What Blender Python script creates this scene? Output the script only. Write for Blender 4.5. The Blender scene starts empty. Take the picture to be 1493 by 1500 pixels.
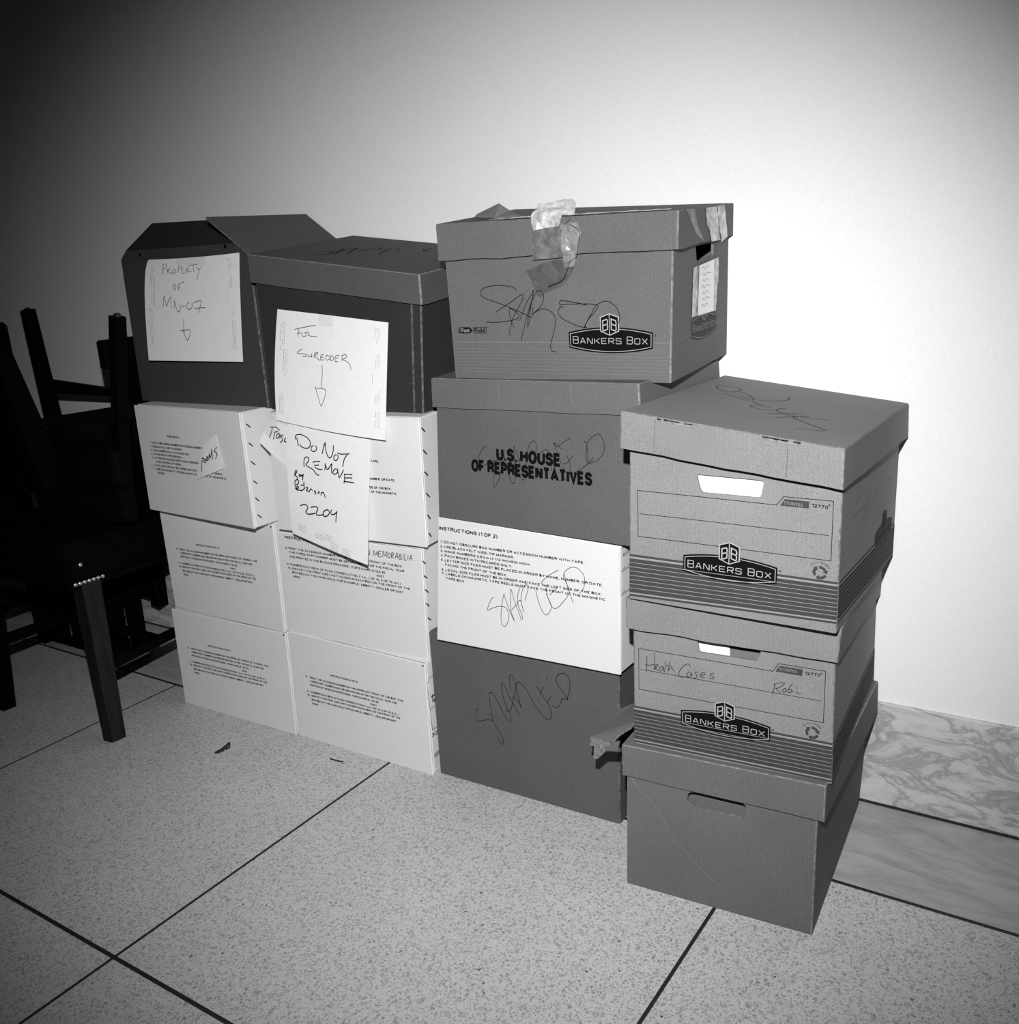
import bpy, bmesh, math, random
from mathutils import Vector, Matrix, noise
from mathutils.geometry import tessellate_polygon, delaunay_2d_cdt

scene = bpy.context.scene
COL = scene.collection
# ------------------------------------------------------------------ camera, world, light, exposure
cam_data = bpy.data.cameras.new('camera')
cam = bpy.data.objects.new('camera', cam_data)
COL.objects.link(cam)
scene.camera = cam
cam_data.sensor_fit = 'HORIZONTAL'
cam_data.sensor_width = 36.0
cam_data.lens = 1389.9 * 36.0 / 1493.0
cam_data.clip_start = 0.02
YAW, PITCH, ROLL = -0.604880, 0.262081, -0.068987
fw = Vector((math.sin(YAW) * math.cos(PITCH), math.cos(YAW) * math.cos(PITCH), -math.sin(PITCH)))
rt = Vector((math.cos(YAW), -math.sin(YAW), 0))
up = rt.cross(fw)
R_ = rt * math.cos(ROLL) + up * math.sin(ROLL)
U_ = -rt * math.sin(ROLL) + up * math.cos(ROLL)
M = Matrix((R_, U_, -fw)).transposed().to_4x4()
M.translation = Vector((0, 0, 1.0))
cam.matrix_world = M

world = bpy.data.worlds.new('world')
scene.world = world
world.use_nodes = True
world.node_tree.nodes['Background'].inputs[0].default_value = (1, 1, 1, 1)
world.node_tree.nodes['Background'].inputs[1].default_value = 0.004

scene.view_settings.view_transform = 'Standard'
scene.view_settings.look = 'None'
scene.view_settings.exposure = 0.0
scene.view_settings.gamma = 1.0
scene.view_settings.use_curve_mapping = False

# the photographer's flash, on its bracket above the lens
fl = bpy.data.lights.new('camera_flash', 'SPOT')
fl.energy = 172
fl.spot_size = math.radians(81.4)
fl.spot_blend = 1.0
fl.shadow_soft_size = 0.012
flash = bpy.data.objects.new('camera_flash', fl)
COL.objects.link(flash)
flash.location = Vector((0, 0, 1)) + U_ * 0.20 - R_ * 0.035
aim = flash.location + Vector((-0.4949, 0.7869, -0.3685))
flash.rotation_euler = (aim - flash.location).to_track_quat('-Z', 'Y').to_euler()

# ------------------------------------------------------------------ measured data (metres)
DATA = {}
DATA['box'] = {"c4a":[[-0.6396,1.1871,0.0],[-0.3435,1.2087,0.0],[-0.6606,1.5691,0.0],[-0.3716,1.5861,-0.0],[-0.6318,1.192,0.2459],[-0.3388,1.2131,0.2476],[-0.6549,1.5716,0.2429],[-0.3572,1.5901,0.2374]],"c4al":[[-0.6388,1.1856,0.1992],[-0.3283,1.2056,0.1975],[-0.6617,1.5783,0.1893],[-0.3466,1.5949,0.1832],[-0.6373,1.1851,0.2514],[-0.3273,1.2065,0.2531],[-0.6626,1.5796,0.2484],[-0.3483,1.5982,0.2429]],"c4b":[[-0.6206,1.1964,0.2544],[-0.3236,1.2203,0.2517],[-0.6517,1.5679,0.2478],[-0.3554,1.5934,0.2456],[-0.6166,1.1997,0.4923],[-0.3236,1.2275,0.486],[-0.6471,1.5707,0.4825],[-0.3558,1.596,0.4716]],"c4bl":[[-0.6228,1.1872,0.4509],[-0.3174,1.2132,0.4413],[-0.6555,1.5755,0.4264],[-0.3502,1.6007,0.4032],[-0.622,1.186,0.4978],[-0.3124,1.2115,0.4915],[-0.6549,1.5784,0.488],[-0.3479,1.6038,0.4771]],"c4c":[[-0.6099,1.1762,0.504],[-0.3128,1.1856,0.4954],[-0.6322,1.5771,0.4882],[-0.331,1.5859,0.4791],[-0.6016,1.1807,0.7777],[-0.308,1.1848,0.7406],[-0.6156,1.5835,0.7683],[-0.3256,1.5855,0.7269]],"c4cl":[[-0.6093,1.1628,0.7322],[-0.3034,1.1645,0.6949],[-0.6287,1.5908,0.7176],[-0.3153,1.5935,0.6791],[-0.6069,1.1632,0.7832],[-0.3024,1.1646,0.7461],[-0.6234,1.5918,0.7738],[-0.3163,1.5934,0.7324]],"c3a":[[-1.1256,1.3174,0.0],[-0.7227,1.3269,0.0],[-1.1317,1.5852,0.0],[-0.7266,1.5953,-0.0],[-1.1229,1.3192,0.3091],[-0.7147,1.3308,0.3055],[-1.1296,1.5868,0.3068],[-0.7245,1.596,0.3034]],"c3b":[[-1.0862,1.2993,0.3063],[-0.7027,1.3131,0.3035],[-1.079,1.5893,0.3077],[-0.7007,1.5947,0.3037],[-1.0681,1.313,0.5476],[-0.6922,1.3113,0.534],[-1.0736,1.5911,0.5458],[-0.6952,1.5964,0.5405]],"c3c":[[-1.0645,1.3102,0.5488],[-0.6564,1.302,0.5395],[-1.0456,1.5907,0.5484],[-0.6448,1.5737,0.5383],[-1.0487,1.3162,0.7967],[-0.6484,1.2986,0.7965],[-1.0365,1.5892,0.812],[-0.6352,1.57,0.796]],"c3cl":[[-1.057,1.3096,0.7524],[-0.6401,1.293,0.7537],[-1.0438,1.5986,0.7601],[-0.6253,1.5807,0.7559],[-1.0546,1.3099,0.8022],[-0.6401,1.2909,0.802],[-1.0442,1.5972,0.8175],[-0.6268,1.5778,0.8015]],"c3d":[[-0.9964,1.3058,0.8055],[-0.6072,1.3336,0.7986],[-1.0189,1.5737,0.8142],[-0.6227,1.6042,0.8111],[-0.991,1.2953,1.0527],[-0.5942,1.3283,1.0416],[-1.0139,1.5599,1.0789],[-0.6135,1.5954,1.0556]],"c3dl":[[-0.9976,1.286,1.0017],[-0.5853,1.3205,0.9944],[-1.0227,1.5711,1.0208],[-0.6097,1.604,1.0097],[-0.9964,1.2846,1.0582],[-0.5813,1.3164,1.0471],[-1.0224,1.5674,1.0844],[-0.6078,1.602,1.0611]],"c2a":[[-1.5122,1.2998,0.0001],[-1.1341,1.3038,0.0],[-1.5098,1.5953,0.0],[-1.1329,1.5979,-0.0],[-1.4989,1.2996,0.2526],[-1.1241,1.3009,0.2469],[-1.5058,1.5938,0.2578],[-1.1289,1.5966,0.2491]],"c2b":[[-1.5027,1.3017,0.2517],[-1.1276,1.3151,0.244],[-1.5025,1.589,0.2583],[-1.1286,1.6033,0.2509],[-1.4878,1.2954,0.48],[-1.1136,1.3109,0.4786],[-1.4965,1.5844,0.4968],[-1.1227,1.5988,0.4859]],"c2c":[[-1.4577,1.2748,0.4935],[-1.093,1.303,0.4879],[-1.4925,1.5784,0.4957],[-1.1217,1.6041,0.4893],[-1.4413,1.2668,0.7356],[-1.0763,1.2939,0.7336],[-1.4849,1.5691,0.7553],[-1.1142,1.5968,0.7408]],"c2d":[[-1.4761,1.3115,0.7399],[-1.0964,1.3319,0.733],[-1.4818,1.5966,0.7565],[-1.0988,1.6042,0.7435],[-1.4517,1.2949,1.0316],[-1.061,1.3149,0.9743],[-1.4532,1.5832,1.0604],[-1.0725,1.5942,1.0064]],"c2dl":[[-1.4611,1.2898,0.9858],[-1.0582,1.308,0.93],[-1.4696,1.5916,1.0068],[-1.0715,1.6041,0.9537],[-1.4568,1.2863,1.0371],[-1.0535,1.3029,0.9798],[-1.4588,1.5898,1.0659],[-1.0661,1.6004,1.0119]],"c1a":[[-1.8959,1.2915,0.0],[-1.5185,1.2983,0.0],[-1.9,1.5872,0.0],[-1.5217,1.5945,-0.0],[-1.8911,1.293,0.2454],[-1.5124,1.3012,0.2445],[-1.8986,1.5877,0.2463],[-1.5203,1.5949,0.2436]],"c1b":[[-1.8873,1.3023,0.2474],[-1.514,1.3013,0.2455],[-1.8877,1.5961,0.2469],[-1.5124,1.5972,0.245],[-1.8837,1.3,0.4908],[-1.5082,1.3031,0.4915],[-1.8859,1.5961,0.4934],[-1.5107,1.5972,0.4891]],"c1c":[[-1.8819,1.2758,0.4964],[-1.5071,1.2534,0.4944],[-1.8721,1.5767,0.4934],[-1.495,1.5537,0.4912],[-1.8762,1.2752,0.7376],[-1.502,1.2518,0.7365],[-1.8694,1.5758,0.7421],[-1.4921,1.5529,0.7336]],"c1d":[[-1.903,1.3167,0.7413],[-1.4924,1.3212,0.7358],[-1.9027,1.604,0.742],[-1.4943,1.6041,0.7367],[-1.8957,1.3167,1.0501],[-1.4871,1.3188,1.0394],[-1.8973,1.6035,1.0485],[-1.4889,1.6041,1.0413]]}
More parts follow.
